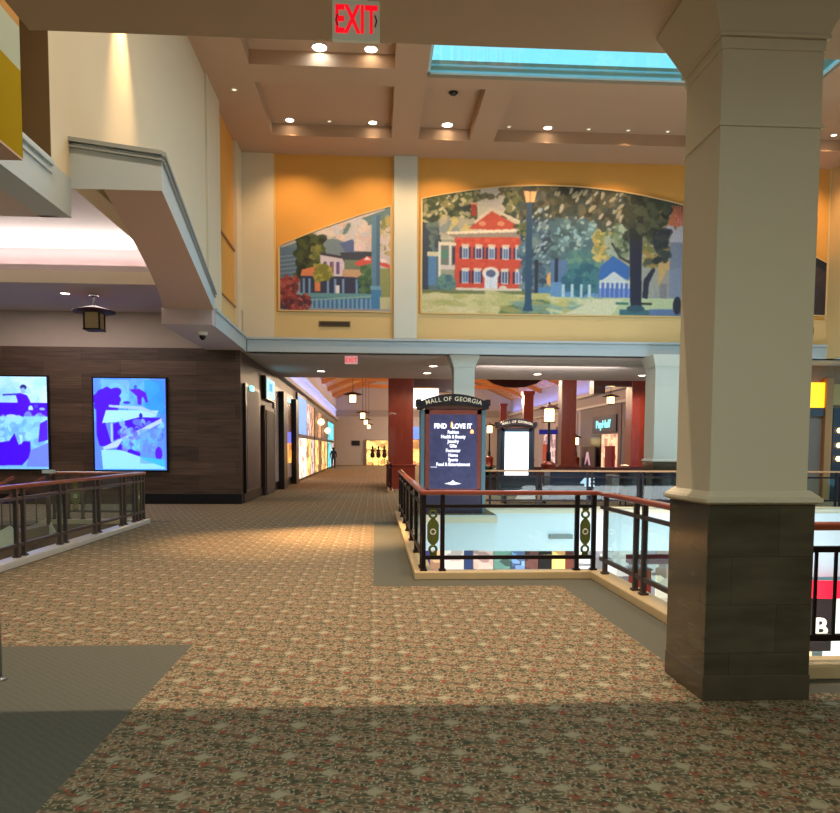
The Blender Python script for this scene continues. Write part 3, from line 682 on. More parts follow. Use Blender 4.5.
# right mural: dark interior, mostly hidden by the column
P = Paint(700, 870, 205, 316, 1.5, (60, 48, 50)); P.blot(700, 205, 870, 316, [(52, 42, 46), (70, 56, 58), (60, 50, 70)], 120, 7, 3)
P.line((836, 275), (830, 312), 1.2, (150, 130, 100)); P.line((812, 290), (832, 296), 1.4, (160, 140, 110)); P.line((812, 300), (832, 307), 1.4, (160, 140, 110)); P.rect(812, 297, 828, 303, (70, 54, 40))
P.poly([(700, 205), (870, 262), (870, 272), (700, 215)], (20, 26, 36)); P.line((842, 270), (834, 316), 2, (120, 104, 84))
mural(P, 10.25, 14.0, 5.85, 9.2, arch, 'dark arched mural seen to the right of the large cream column')
# panel mouldings round each orange bay and pale lower section
k = MB()
for x0, x1 in ((-3.0, .55), (1.24, 9.5), (10.2, 14)):
    k.box(x0, x1, W-.03, W, 5.62, 5.72); k.box(x0, x0+.05, W-.04, W, 4.95, 10.3); k.box(x1-.05, x1, W-.04, W, 4.95, 10.3)
S('trim_17', k, PALEY, .006)
k = MB()
for x0, x1 in ((-3.0, .55), (1.24, 9.5), (10.2, 14)): k.box(x0, x1, W-.02, W, 4.95, 5.62)
S('trim_18', k, PALEY)
tag(MB().box(-1.68, -.74, W-.05, W-.02, 5.30, 5.46).box(-1.64, -.78, W-.055, W-.05, 5.325, 5.435, 1).build('wall_vent', [mat('vent_frame', (110, 90, 60), .5), mat('vent_slots', (58, 44, 30), .6)]), 'dark narrow vent grille below the left street mural', 'vent')
tag(MB().box(13.42, 13.6, W-.05, W-.02, 5.28, 5.5).build('wall_vent', mat('vent_slots2', (40, 30, 26), .6)), 'small dark vent below the dark mural at right', 'vent')

# ------------------------------------------------------------------ left atrium wall x = -3.95
LX = -3.95
SB('wall_left', (LX-.3, LX, 9.98, 18.45, 5.3, 10.9), CREAM)
SB('wall_left', (LX-.3, LX-.06, 18.45, 23.2, 4.9, 10.9), ORANGE).name = 'wall_left_panel'
S('trim_19', MB().box(LX-.1, LX+.05, 18.45, 19.9, 4.9, 10.3).box(LX-.1, LX+.055, 19.5, 19.9, 4.9, 10.3), CREAM, .01)
S('trim_20', MB().box(LX-.1, LX+.04, 22.3, 23.14, 4.9, 10.3), CREAM, .01)
S('trim_21', MB().box(LX-.08, LX-.02, 19.9, 22.3, 5.65, 5.7).box(LX-.08, LX-.02, 19.9, 22.3, 7.23, 7.29), mat('brown_bead', (150, 104, 60), .6))
SB('trim_22', (LX-.1, LX-.045, 19.9, 22.3, 4.9, 5.65), PALEY)
# pier and wall above the near fascia; brown sheet paints the pier front's shade
SB('pier_shade_panel', (-4.165, -3.802, 9.405, 9.42, 5.02, 10.3), mat('pier_shade_brown', (84, 66, 34), .7)); S('wall_left_pier', MB().box(-4.17, -3.8, 9.42, 9.98, 5.0, 10.9), CREAM)
SB('wall_left_near', (-4.4, -4.17, 5.0, 9.98, 4.9, 10.9), CREAM)
# bulkhead: near fascia C, prow A and long fascia B
k = MB()
k.box(-4.17, -3.8, 5.0, 9.98, 4.52, 5.0)                      # C
S('trim_23', k, BULK)
k = MB(); k.box(-4.0, -3.765, 5.0, 9.42, 4.95, 5.02); k.box(-4.0, -3.78, 5.0, 9.42, 4.86, 4.90); S('trim_24', k, BULK, .008)
A0 = (-3.8, 9.98); A1 = (-2.68, 9.98); B1 = (-3.80, 18.55)
# prow: polygon column A1-B1 with bottom 4.88 and sloping top
def zt(p): return {0: 5.46, 1: 5.32, 2: 5.30}[p]
bot = 4.88
vs = [(-3.8, 9.98, bot), (A1[0], A1[1], bot), (B1[0], B1[1], bot), (-4.0, 18.55, bot), (-4.0, 9.98, bot),
      (-3.8, 9.98, 5.46), (A1[0], A1[1], 5.32), (B1[0], B1[1], 5.30), (-4.0, 18.55, 5.30), (-4.0, 9.98, 5.46)]
k = MB(); k.add(vs, [(0, 1, 6, 5), (1, 2, 7, 6), (2, 3, 8, 7)], 0); k.add(vs, [(5, 6, 7, 8, 9)], 2)
# underside strip between inner curve and outer edge
inner = [(-3.40, 9.98), (-3.62, 11.4), (-3.88, 13.0), (-4.12, 14.4), (-4.5, 16.4), (-4.92, 18.3)]
o2 = [(A1[0], A1[1])]+[(A1[0]+(B1[0]-A1[0])*i/5, A1[1]+(B1[1]-A1[1])*i/5) for i in range(1, 6)]
for i in range(5):
    k.add([(inner[i][0], inner[i][1], bot), (o2[i][0], o2[i][1], bot), (o2[i+1][0], o2[i+1][1], bot), (inner[i+1][0], inner[i+1][1], bot)], [(0, 1, 2, 3)], 1)
    k.add([(inner[i][0], inner[i][1], bot), (inner[i+1][0], inner[i+1][1], bot), (inner[i+1][0], inner[i+1][1], 5.3), (inner[i][0], inner[i][1], 5.3)], [(0, 1, 2, 3)], 2)
S('trim_25', k, [BULK, BULKU, CREAM])
k = MB(); e = .035
k.bar((-3.8, 9.97, 5.47), (A1[0]+.02, 9.97, 5.33), .09, .05); k.bar((A1[0]+.01, A1[1], 5.33), (B1[0]+.01, B1[1], 5.30), .09, .05)
k.bar((-3.8, 9.965, 5.39), (A1[0]+.02, 9.965, 5.25), .05, .02); k.bar((A1[0]+.01, A1[1], 5.25), (B1[0]+.01, B1[1], 5.22), .05, .02)
S('trim_26', k, mat('grey_bead_paint', (150, 156, 156), .6))
# drop to the lower fascia along the mural corner
k = MB(); k.add([(-4.95, 18.2, 4.52), (-3.79, 18.2, 4.52), (-3.85, 23.3, 4.52), (-4.95, 23.3, 4.52), (-4.95, 18.2, 4.9), (-3.79, 18.2, 4.9), (-3.85, 23.3, 4.9), (-4.95, 23.3, 4.9)],
    [(3, 2, 1, 0), (4, 5, 6, 7), (0, 1, 5, 4), (1, 2, 6, 5), (2, 3, 7, 6), (3, 0, 4, 7)], 0)
S('trim_27', k, [LAV])
k = MB(); k.bar((-3.79, 18.5, 4.71), (-3.83, 23.1, 4.71), .03, .38); k.bar((-3.77, 18.5, 4.92), (-3.81, 23.1, 4.92), .08, .06); S('trim_28', k, BULK)
# yellow bulkhead near upper left; amber top is its shading put into colour
S('wall_left_yellow', MB().box(-5.6, -3.2, 3.0, 7.31, 4.27, 5.04), [YEL]); SB('wall_left_grey', (-5.6, -3.2, 3.0, 7.31, 5.04, 5.42), mat('pale_grey_green_paint', (160, 170, 150), .7)); SB('wall_left_shaded', (-5.6, -3.2, 3.0, 7.31, 5.42, 10.9), mat('amber_shaded_yellow', (170, 120, 30), .7))
SB('ceiling', (-5.6, -3.2, 3.0, 7.3, 4.25, 4.27), BULKU)
# thin grey post by the left edge
t = empty('slim_post', (-2.66, 5.47, 0), 'slim grey floor to ceiling post at the very left edge in the foreground', 'post')
MB().box(-2.672, -2.648, 5.46, 5.485, 0.015, 4.25).build('pole', mat('grey_steel', (110, 112, 116), .35, .7), t); MB().lathe([(.05, 0), (.05, .01), (.02, .02)], (-2.66, 5.4725, 0), 16).build('foot', mat('grey_steel', ()), t)

# ------------------------------------------------------------------ left alcove
SB('ceiling', (-14, -4.17, 5.0, 9.9, 4.52, 4.62), LAV)
k = MB(); k.box(-14, -4.95, 18.3, 22.85, 5.58, 5.7); k.box(-14, -4.95, 18.25, 18.3, 5.58, 5.84)
S('ceiling', k, LAV)
SB('trim_29', (-14, -4.92, 18.2, 18.26, 5.42, 5.70), CREAM)
SB('ceiling', (-14, -4.1, 9.97, 19.5, 6.5, 6.6), LAV)
SB('wall_tray', (-14, -4.1, 19.5, 19.6, 5.7, 6.5), LAV)
SB('wall_tray', (-14, -3.98, 9.9, 9.97, 4.52, 6.5), LAV)
SB('wall_side', (-14.3, -14, -5.3, 24, -5.6, 10.9), CREAM)
# back wall: boards below, plaster above
SB('wall_back_left', (-14, -3.9, 22.85, 23.1, 4.56, 5.7), mat('beige_plaster', (176, 160, 148), .75, var=.03))
SB('wall_back_left', (-14, LX, 22.8, 23.1, 0, 4.56), WALLW).name = 'wall_boards'
SB('baseboard_back', (-14, LX+.02, 22.76, 22.8, 0, .3), BLACKM)

# blue picture screens
def screen(x0, x1, z0, z1, y, P, label):
    t = empty('picture_screen', ((x0+x1)/2, y, z0), label, 'screen', None)
    MB().box(x0-.05, x1+.05, y-.06, y, z0-.05, z1+.05).build('housing', BLACKGL, t, .01)
    canvas('display', P, (x0, x1), (z0, z1), y-.065, None, t, emit=.6)
    return t
BG = (120, 190, 240); B1c = (64, 0, 236); B2 = (96, 110, 245); B3 = (150, 225, 245)
P = Paint(95, 165, 378, 470, 3, (70, 150, 250)); P.T(7.39, 85, 370)
P.rect(70, 60, 600, 730, (84, 128, 250)); P.blot(90, 70, 590, 330, [(70, 140, 252), (96, 190, 246), (60, 130, 255)], 60, 50, 1, .4)
P.rect(440, 70, 580, 320, (30, 140, 255), .6); P.rect(130, 70, 330, 250, (120, 196, 236), .5)
P.poly([(90, 250), (120, 150), (170, 120), (220, 150), (255, 235), (200, 300), (150, 380), (200, 560), (110, 560), (90, 480)], B1c); P.blot(95, 160, 230, 280, [B1c], 20, 26, 2, 1)
P.poly([(130, 390), (160, 295), (540, 295), (520, 340), (200, 385)], (150, 214, 236)); P.poly([(180, 255), (420, 265), (520, 310), (520, 325), (400, 290), (180, 272)], (150, 190, 250))
P.poly([(210, 395), (400, 345), (560, 350), (560, 420), (300, 480), (210, 520)], B1c); P.blot(260, 380, 560, 500, [(90, 130, 245), (120, 200, 240), B1c], 60, 18, 3, .8)
P.poly([(130, 570), (430, 420), (560, 350), (560, 385), (440, 450), (230, 570), (140, 590)], (170, 200, 246)); P.poly([(190, 390), (205, 390), (205, 530), (190, 530)], (150, 190, 250))
P.poly([(230, 585), (270, 520), (400, 610), (400, 640)], B1c); P.blot(280, 450, 520, 600, [(120, 170, 245), (100, 200, 240), (90, 90, 240)], 70, 16, 4, .7)
P.poly([(120, 590), (260, 590), (580, 700), (580, 730), (130, 730)], (140, 216, 240)); P.rect(400, 430, 580, 690, (90, 150, 248), .6); P.ell(535, 615, 26, 50, (84, 20, 236)); P.poly([(400, 640), (580, 660), (580, 720), (420, 660)], (60, 180, 250))
P.poly([(330, 140), (400, 135), (450, 165), (465, 235), (448, 235), (430, 195), (420, 195), (415, 255), (390, 250), (385, 190)], (84, 10, 230)); P.ell(375, 122, 12, 14, (40, 80, 210)); P.ell(310, 238, 26, 10, (50, 40, 210)); P.ell(410, 335, 12, 20, (40, 20, 190))
screen(-8.15, -6.1, 1.0, 3.66, 22.78, P, 'blue backlit picture screen with a diagonal ramp scene, right one on boards')
P = Paint(-20, 47, 377, 470, 3, (120, 190, 240)); P.T(7.39, 0, 370)
P.rect(-150, 50, 350, 260, (168, 216, 246)); P.blot(-140, 60, 350, 250, [(150, 210, 244), (190, 226, 248), (130, 196, 244)], 40, 40, 5, .5)
P.rect(-150, 245, 350, 345, B1c); P.ell(175, 130, 24, 20, (40, 40, 120)); P.ell(172, 155, 17, 22, (130, 170, 240)); P.poly([(115, 180), (150, 172), (200, 190), (225, 240), (205, 260), (205, 330), (120, 330), (130, 230)], (70, 0, 230)); P.line((20, 188), (150, 180), 12, (60, 40, 200))
P.ell(225, 290, 18, 26, (160, 210, 245)); P.ell(265, 270, 18, 16, (70, 60, 220)); P.rect(210, 300, 350, 340, (76, 10, 226)); P.ell(310, 290, 22, 10, (130, 180, 245))
P.rect(-150, 345, 350, 725, (110, 180, 240)); P.blot(-140, 350, 350, 560, [(130, 206, 238), (100, 160, 240), (150, 220, 240)], 80, 24, 6, .6); P.ell(80, 345, 40, 14, (160, 205, 246))
P.poly([(-150, 560), (60, 530), (100, 470), (130, 560), (170, 530), (215, 535), (215, 640), (150, 710), (-150, 715)], B1c); P.poly([(290, 400), (345, 370), (345, 520), (275, 540)], (80, 30, 238)); P.poly([(215, 600), (350, 540), (350, 720), (180, 720)], (104, 130, 248)); P.poly([(130, 480), (160, 490), (150, 560)], (170, 226, 246))
screen(-11.35, -9.47, 1.02, 3.68, 22.78, P, 'blue backlit picture screen with a figure above a car, cut by the left edge')

# pendant lantern in the alcove
def pendant(name, loc, ceil, label, s=1.0, glow=False, group=None):
    x, y, z = loc
    t = empty(name, (x, y, z), label, 'pendant light', group)
    MB().lathe([(.12*s, 0), (.12*s, .03*s), (.04*s, .06*s)], (x, y, ceil-.06*s), 16).build('ceiling_rose', BLACKGL, t)
    MB().tube((x, y, z+.2*s), (x, y, ceil-.05*s), .02*s, 8).build('stem', BLACKGL, t)
    MB().lathe([(.22*s, 0), (.54*s, .02*s), (.56*s, .05*s), (.3*s, .13*s), (.05*s, .2*s)], (x, y, z), 24).build('shade', mat('dark_red_bronze', (60, 26, 26), .5, .3), t)
    g = MB().box(x-.19*s, x+.19*s, y-.19*s, y+.19*s, z-.42*s, z-.0*s).build('lantern_glass', LANT if glow else mat('dull_lantern_glass', (190, 166, 120), .4, var=.1), t)
    k = MB()
    for a in (-1, 1):
        for b in (-1, 1): k.box(x+a*.2*s-.02*s, x+a*.2*s+.02*s, y+b*.2*s-.02*s, y+b*.2*s+.02*s, z-.45*s, z)
    k.box(x-.23*s, x+.23*s, y-.23*s, y+.23*s, z-.47*s, z-.43*s)
    k.build('cage', BLACKGL, t)
    return t
pendant('pendant_lantern', (-7.22, 20.3, 5.1), 5.58, 'unlit lantern with wide dark shade hanging before the brown boarded wall', .95)
for i, (px, y, z, lb) in enumerate(((-.72, 45, 3.75, 'nearest of the three glowing pendants in the left corridor'), (-.67, 56, 3.75, 'middle of the three glowing pendants in the left corridor'), (-.55, 67, 3.75, 'farthest of the three glowing pendants in the left corridor'))):
    pendant('pendant_lantern', (px, y, z+.0), 8.6, lb, .75, True, 'corridor pendants')
pendant('pendant_lantern', (-.95, 33, 3.95), 8.4, 'dark shaded lantern hanging just beyond the corridor ceiling edge', .75, True)
pendant('pendant_lantern', (11.1, 35.5, 4.15), 8.4, 'glowing lantern hanging before the right hand shop fronts', .72, True)

# ------------------------------------------------------------------ downlights
def downlight(x, y, z, label, lens, r=.14, name='ceiling_downlight', group=None):
    t = empty(name, (x, y, z), label, 'ceiling light', group)
    k = MB(); k.ring((x, y, z-.005), (0, 0, 1), r, .018, 20, 6); k.build('trim_ring', WHITEM, t)
    MB().lathe([(r*.92, 0), (r*.92, .008)], (x, y, z-.012), 20).build('lens', lens, t)
    return t
DL = [(-1.25, 17.75, 10.3-.0, 'bright cool downlight in the front ceiling coffer, left of a pair', LENSC, .17), (-.1, 17.75, 10.3, 'warm bright downlight in the front ceiling coffer, right of a pair', LENS, .15),
      (-2.34, 21.6, 0, 'left downlight in the coffer above the left mural', LENS, .12), (-.07, 21.6, 0, 'right downlight in the coffer above the left mural', LENS, .12),
      (1.99, 21.6, 0, 'bright downlight in the narrow square coffer beside the skylight', LENS, .15), (4.8, 21.6, 0, 'brightest downlight in the long coffer over the main mural', LENS, .12)]
for x, y, z, lb, ln, r in DL: downlight(x, y, 10.62, lb, ln, r)
for i, x in enumerate((3.71, 5.96, 7.09, 8.22)):
    downlight(x, 21.6, 10.62, 'tiny dim spotlight in the long coffer over the main mural, %s from the left' % ('first', 'second', 'third', 'fourth')[i], LENSD, .05, group='dim coffer spotlights')
downlight(-1.26, 21.6, 10.62, 'tiny dim spotlight between two downlights above the left mural', LENSD, .05)
downlight(13.0, 21.5, 10.62, 'small downlight in the coffer right of the large column', LENS, .08)
downlight(-3.4, 19.2, 10.3, 'faint downlight in the ceiling border near the upper left wall', LENSD, .06)
t = empty('smoke_detector', (1.96, 19.7, 10.62), 'dark round detector in the narrow coffer beside the skylight', 'detector')
MB().lathe([(.07, -.06), (.12, -.02), (.12, 0)], (1.96, 19.7, 10.62), 16).build('housing', BLACKGL, t)
SO = [(-2.0, 28.5, 'soffit downlight above the left corridor'), (2.0, 26.4, 'nearer of two soffit downlights above the tall directory'), (1.95, 28.8, 'farther of two soffit downlights above the tall directory'),
      (6.15, 28.8, 'soffit downlight above the white advertising kiosk'), (10.2, 28.8, 'soffit downlight left of the white column')]
for x, y, lb in SO: downlight(x, y, 4.52, lb, LENS, .15)
downlight(-7.9, 20.2, 5.58, 'pinkish downlight in the alcove ceiling beside the hanging lantern', LENS, .12)
t = empty('security_camera', (-4.28, 19.4, 4.52), 'small dome camera under the pale angled soffit', 'camera')
MB().lathe([(.11, -.08), (.14, 0)], (-4.28, 19.4, 4.52), 16).build('mount', WHITEM, t); MB().lathe([(.02, -.19), (.07, -.15), (.085, -.08)], (-4.28, 19.4, 4.52), 16).build('dome', BLACKGL, t)

# exit signs
t = empty('exit_sign', (-.122, 5.0, 4.6), 'illuminated red letter EXIT sign hanging from the low ceiling', 'exit sign')
MB().box(-.272, .028, 4.985, 5.025, 4.22, 4.46).build('housing', mat('sign_grey_white', (190, 190, 165), .5, 0, .12), t, .004)
MB().box(-.20, -.05, 4.98, 5.03, 4.46, 4.6).build('canopy', mat('sign_grey_white', ()), t)
k = text_mb('EXIT', .235, (-.122, 4.982, 4.335), depth=.006, bold=.005, sx=.56); k.build('lettering', mat('red_led', (225, 8, 30), .5, 0, .7), t)
k = MB()
for s_, x in ((-1, -.248), (1, .008)):
    for sg in (-1, 1): k.bar((x, 4.981, 4.335), (x-s_*.012, 4.981, 4.335+sg*.035), .006, .008)
k.build('chevron', mat('brown_chevron', (110, 40, 30), .5), t)
t = empty('exit_sign', (-.73, 23.75, 4.52), 'small distant exit sign under the far soffit', 'exit sign')
MB().box(-.93, -.54, 23.73, 23.78, 4.26, 4.5).build('housing', mat('sign_pinkish', (215, 170, 170), .5, 0, .4), t)
text_mb('EXIT', .2, (-.735, 23.725, 4.37), depth=.005, bold=.003, sx=.9).build('lettering', mat('red_led', ()), t)

# ------------------------------------------------------------------ kiosks
TEAL = mat('teal_grey_paint', (96, 128, 140), .5, var=.06)
HEAD = mat('dark_header', (34, 26, 34), .5, var=.1)
PINKW = wood('red_brown_frame', (150, 74, 62), (120, 54, 46), (2, 2, 2), .4)
def kiosk(loc, s, label, disp, wf=1.0, hf=.9, side=None, fm=None):
    x, y, _ = loc
    t = empty('directory_kiosk', loc, label, 'kiosk')
    side = side or TEAL; fm = fm or PINKW; w = .84*s*wf; D = .28*s
    MB().box(x-w*.92, x+w*.92, y-D, y+D, 0, .5*s).build('base', mat('purple_grey_base', (58, 50, 74), .5), t, .01)
    for sg in (-1, 1): MB().box(x+sg*w, x+sg*(w-.11*s), y-D, y+D, 0, 2.66*s).build('side_post', side, t, .01)
    k = MB(); a = w-.12*s
    k.box(x-a, x+a, y-D+.02, y+D, .5*s, 2.68*s); k.build('cabinet', fm, t)
    k = MB()
    for q in ((x-a, x-a+.11*s, .56*s, 2.66*s), (x+a-.11*s, x+a, .56*s, 2.66*s), (x-a, x+a, 2.54*s, 2.66*s), (x-a, x+a, .56*s, .64*s)): k.box(q[0], q[1], y-D-.02, y-D+.02, q[2], q[3])
    k.build('frame', fm, t, .006)
    disp(t, x-a+.11*s, x+a-.11*s, y-D+.005, .64*s, 2.54*s, s)
    # arched header
    n = 20; W2 = .96*s*wf; lo = []; hi = []
    for i in range(n+1):
        u = -1+2*i/n; hx = x+u*W2*.9; lo.append((hx, 2.70*s+.10*s*(1-u*u))); hi.append((hx, 2.86*s+.20*s*(1-u*u)))
    k = MB()
    k.prism([(p[0], y-D-.08, p[1]) for p in lo]+[(p[0], y-D-.08, p[1]) for p in hi[::-1]], (0, 2*D+.16, 0))
    for sg in (-1, 1): k.box(x+sg*W2*.86, x+sg*W2*.98, y-D-.1, y+D+.1, 2.76*s, 2.92*s); k.box(x+sg*W2*.80, x+sg*W2*.94, y-D-.1, y+D+.1, 2.68*s, 2.78*s)
    hd = k.build('header', HEAD, t)
    k = MB(); k.prism([(x-W2*.8, y-D-.03, 2.68*s)]+[(p[0], y-D-.03, p[1]-.01) for p in lo[1:-1]]+[(x+W2*.8, y-D-.03, 2.68*s)], (0, .06, 0)); k.build('arch_panel', mat('brown_arch_panel', (92, 60, 52), .5), t)
    if True:
        s_ = 'MALL OF GEORGIA'; k = MB()
        wd = {'M': 1.25, 'I': .5, ' ': .55, 'L': .85, 'O': 1.1, 'G': 1.1}; tot = sum(wd.get(c, 1) for c in s_); cur = 0
        for c in s_:
            ww = wd.get(c, 1); u = (cur+ww/2)/tot*2-1; cur += ww; u *= .84
            if c == ' ': continue
            hx = x+u*W2*.9; hz = (2.78*s+.15*s*(1-u*u)); sl = math.atan(-2*u*.15*s/(W2*.9))
            ux = (math.cos(sl), 0, math.sin(sl)); uz = (-math.sin(sl), 0, math.cos(sl))
            text_mb(c, .155*s*wf, (hx, y-D-.085, hz), ux, uz, .01, bold=.001, mb=k)
        k.build('lettering', mat('cream_letters', (215, 205, 180), .5, 0, .2), hd)
    return t
def disp1(t, x0, x1, y, z0, z1, s):
    m = mat('indigo_screen', (64, 64, 100), .4, 0, .26, var=.5, scale=6)
    MB().box(x0, x1, y-.02, y, z0, z1).build('display', m, t)
    cx = (x0+x1)/2; k = MB(); Wt = mat('white_screen_text', (225, 225, 240), .5, 0, 1.0)
    text_mb('FIND', .17, (cx-.33, y-.025, z1-.30), depth=.006, bold=.008, sx=.85, mb=k); text_mb('LOVE IT', .17, (cx+.22, y-.025, z1-.30), depth=.006, bold=.008, sx=.85, mb=k)
    for i, (w, q) in enumerate((('Fashion', .12), ('Health & Beauty', .12), ('Jewelry', .12), ('Gifts', .12), ('Footwear', .12), ('Home', .12), ('Sports', .12), ('Food & Entertainment', .12))):
        text_mb(w, q, (cx, y-.025, z1-.45-.118*i), depth=.006, bold=.004, sx=.8, mb=k)
    k.prism([(cx-.22, y-.03, z0+.13), (cx-.06, y-.03, z0+.17), (cx, y-.03, z0+.22), (cx+.06, y-.03, z0+.17), (cx+.22, y-.03, z0+.13), (cx, y-.03, z0+.10)], (0, .006, 0))
    k.box(x0+.03, x0+.2, y-.03, y-.024, z0+.55, z0+.56)
    k.build('lettering', Wt, t)
    k = MB(); k.prism([(cx-.07, y-.03, z1-.33), (cx-.02, y-.03, z1-.33), (cx-.03, y-.03, z1-.17), (cx-.06, y-.03, z1-.2)], (0, .006, 0)); k.lathe([(.04, 0), (.05, .05), (.02, .1)], (x1-.13, y-.03, z1-.48), 8)
    k.build('emblem', mat('orange_glow', (250, 170, 110), .5, 0, 1.2), t)
def disp2(t, x0, x1, y, z0, z1, s):
    P = Paint(0, 40, 0, 50, 2, (250, 252, 255)); P.rect(0, 0, 40, 16, (190, 225, 245)); P.blot(0, 4, 40, 18, [(205, 235, 250), (240, 250, 255)], 30, 4, 1, .6); P.line((12, 6), (15, 18), 1.2, (225, 120, 130)); P.line((14, 4), (13, 20), 1, (235, 170, 175)); P.blot(0, 18, 40, 50, [(255, 255, 255), (248, 252, 255)], 20, 6, 1, .6)
    canvas('display', P, (x0, x1), (z0, z1), y-.01, None, t, emit=1.1)
kiosk((2.0, 19.75, 0), 1.0, 'tall arched directory kiosk lettered MALL OF GEORGIA with a dark blue screen', disp1)
kiosk((5.03, 27.1, 0), .90, 'farther arched kiosk with a glowing white advertising panel', disp2, wf=.84, side=mat('dark_slate_post', (46, 52, 64), .5), fm=mat('dark_slate_post', ()))

# lamp post
def street_lamp(loc, label, h=3.3, ped=True):
    x, y, z = loc
    t = empty('street_lamp', loc, label, 'lamp post')
    if ped: MB().lathe([(.34, 0), (.34, .5), (.27, .55), (.27, 1.05), (.31, 1.1), (.14, 1.22)], (x, y, z), 16).build('pedestal', MAHO, t)
    MB().lathe([(.13, 0.02), (.09, 1.2), (.09, 1.5), (.055, 1.6), (.045, h-.62)], (x, y, z), 12).build('pole', BLACKGL, t)
    MB().box(x-.15, x+.15, y-.15, y+.15, z+h-.6, z+h-.12).build('lantern_glass', LANT, t, .02)
    MB().lathe([(.26, h-.64), (.2, h-.6)], (x, y, z), 16).build('collar', BLACKGL, t)
    MB().lathe([(.36, h-.14), (.38, h-.1), (.2, h-.02), (.05, h+.02), (.03, h+.12)], (x, y, z), 20).build('cap', mat('dark_red_bronze', ()), t)
    return t
street_lamp((6.45, 28, 0), 'glowing lamp post on a red wood pedestal right of the white kiosk')
street_lamp((7.55, 50, 0), 'distant glowing lamp post between the two kiosks', 3.35)
street_lamp((13.2, 49.5, 0), 'distant glowing lamp post just right of the middle red column', 2.6)

# mahogany columns
def wcolumn(x0, x1, y0, top, label, cap=True):
    w = x1-x0; t = empty('wood_column', ((x0+x1)/2, y0+w/2, 0), label, 'column')
    MB().box(x0, x1, y0, y0+w, .0, top).build('shaft', MAHO, t, .02)
    MB().box(x0-.08, x1+.08, y0-.08, y0+w+.08, 0, .95).box(x0-.12, x1+.12, y0-.12, y0+w+.12, .95, 1.02).build('pedestal', MAHO, t, .01)
    if cap: MB().box(x0-.06, x1+.06, y0-.06, y0+w+.06, top-.22, top).build('cap', MAHO, t, .02)
    return t
wcolumn(.55, 1.58, 31.5, 4.95, 'thick red wood column at the right side of the left corridor')
wcolumn(7.78, 8.4, 31.5, 5.0, 'tall red wood column just right of the lamp post')
wcolumn(10.76, 11.58, 31.5, 5.0, 'broad orange red wood column beside the white column')
wcolumn(9.42, 10.04, 48, 5.36, 'red wood column rising above the white advertising kiosk')
wcolumn(10.72, 11.28, 65, 5.6, 'farthest small red wood column left of the white kiosk')
t = empty('wood_beam', (2, 31.9, 4), 'dark red wood header beam spanning right from the thick column', 'beam')
MB().box(1.58, 3.17, 31.6, 32.2, 4.2, 4.6).box(2.7, 3.17, 31.55, 32.25, 4.02, 4.2).build('beam', MAHD, t)
t = empty('wood_beam', (10, 31.9, 4), 'dark red wood header beam left of the broad orange red column', 'beam')
MB().box(9.14, 10.76, 31.6, 32.2, 4.34, 4.6).box(9.14, 9.62, 31.55, 32.25, 4.02, 4.34).build('beam', MAHD, t)
t = empty('hanging_bowl', (6.05, 33.2, 4.3), 'shallow dark red wood bowl hanging from the far ceiling', 'ceiling ornament')
MB().lathe([(.1, -.42), (.5, -.38), (.95, -.24), (1.25, -.05), (1.3, 0)], (6.1, 33.2, 4.78), 32).build('bowl', mat('dark_bowl_wood', (54, 14, 12), .8, spec=.1), t); MB().tube((6.1, 33.2, 4.7), (6.1, 33.2, 9.9), .03, 8).build('stem', BLACKGL, t)

# ------------------------------------------------------------------ hall beyond
EAVE, RIDGE = 6.7, 10.6
k = MB()
for x0, z0, x1, z1 in ((LX, EAVE, 5.0, RIDGE), (14.0, EAVE, 5.0, RIDGE)):
    k.add([(x0, 31.2, z0), (x1, 31.2, z1), (x1, 78, z1), (x0, 78, z0), (x0, 31.2, z0+.2), (x1, 31.2, z1+.2), (x1, 78, z1+.2), (x0, 78, z0+.2)], [(0, 1, 2, 3), (4, 7, 6, 5), (0, 4, 5, 1), (1, 5, 6, 2), (2, 6, 7, 3), (3, 7, 4, 0)])
S('ceiling', k, panels('roof_boards', (222, 146, 56), (196, 118, 40), 3, .3, 'z', .5, .01, (3, .4, 3)))
bid = ['first', 'second', 'third', 'fourth', 'fifth', 'sixth']
for i, y in enumerate((36, 43, 50, 57, 64, 71)):
    t = empty('roof_truss', (5, y, EAVE), 'honey colored wooden roof truss over the far hall, %s from the near end' % bid[i], 'truss', 'roof trusses')
    MB().bar((LX, y, EAVE-.15), (5, y, RIDGE-.15), .25, .35).bar((14, y, EAVE-.15), (5, y, RIDGE-.15), .25, .35).build('rafter', ORW, t)
    MB().bar((LX+2.2, y, EAVE+.75), (11.8, y, EAVE+.75), .2, .3).build('tie_beam', ORW, t)
    MB().bar((5, y, EAVE+.8), (5, y, RIDGE-.2), .2, .25).build('king_post', ORW, t)
SB('wall_end', (LX, 14, 78, 78.3, -0, 11), mat('end_wall_paint', (178, 170, 166), .8))
S('trim_30', MB().box(LX, 14, 77.9, 78, 4.95, 5.6), GREY)
k = MB().box(3.9, 6.45, 77.85, 77.95, 5.85, 8.35); S('window_2', k, lit('daylit_window', (235, 245, 255), 2.2))
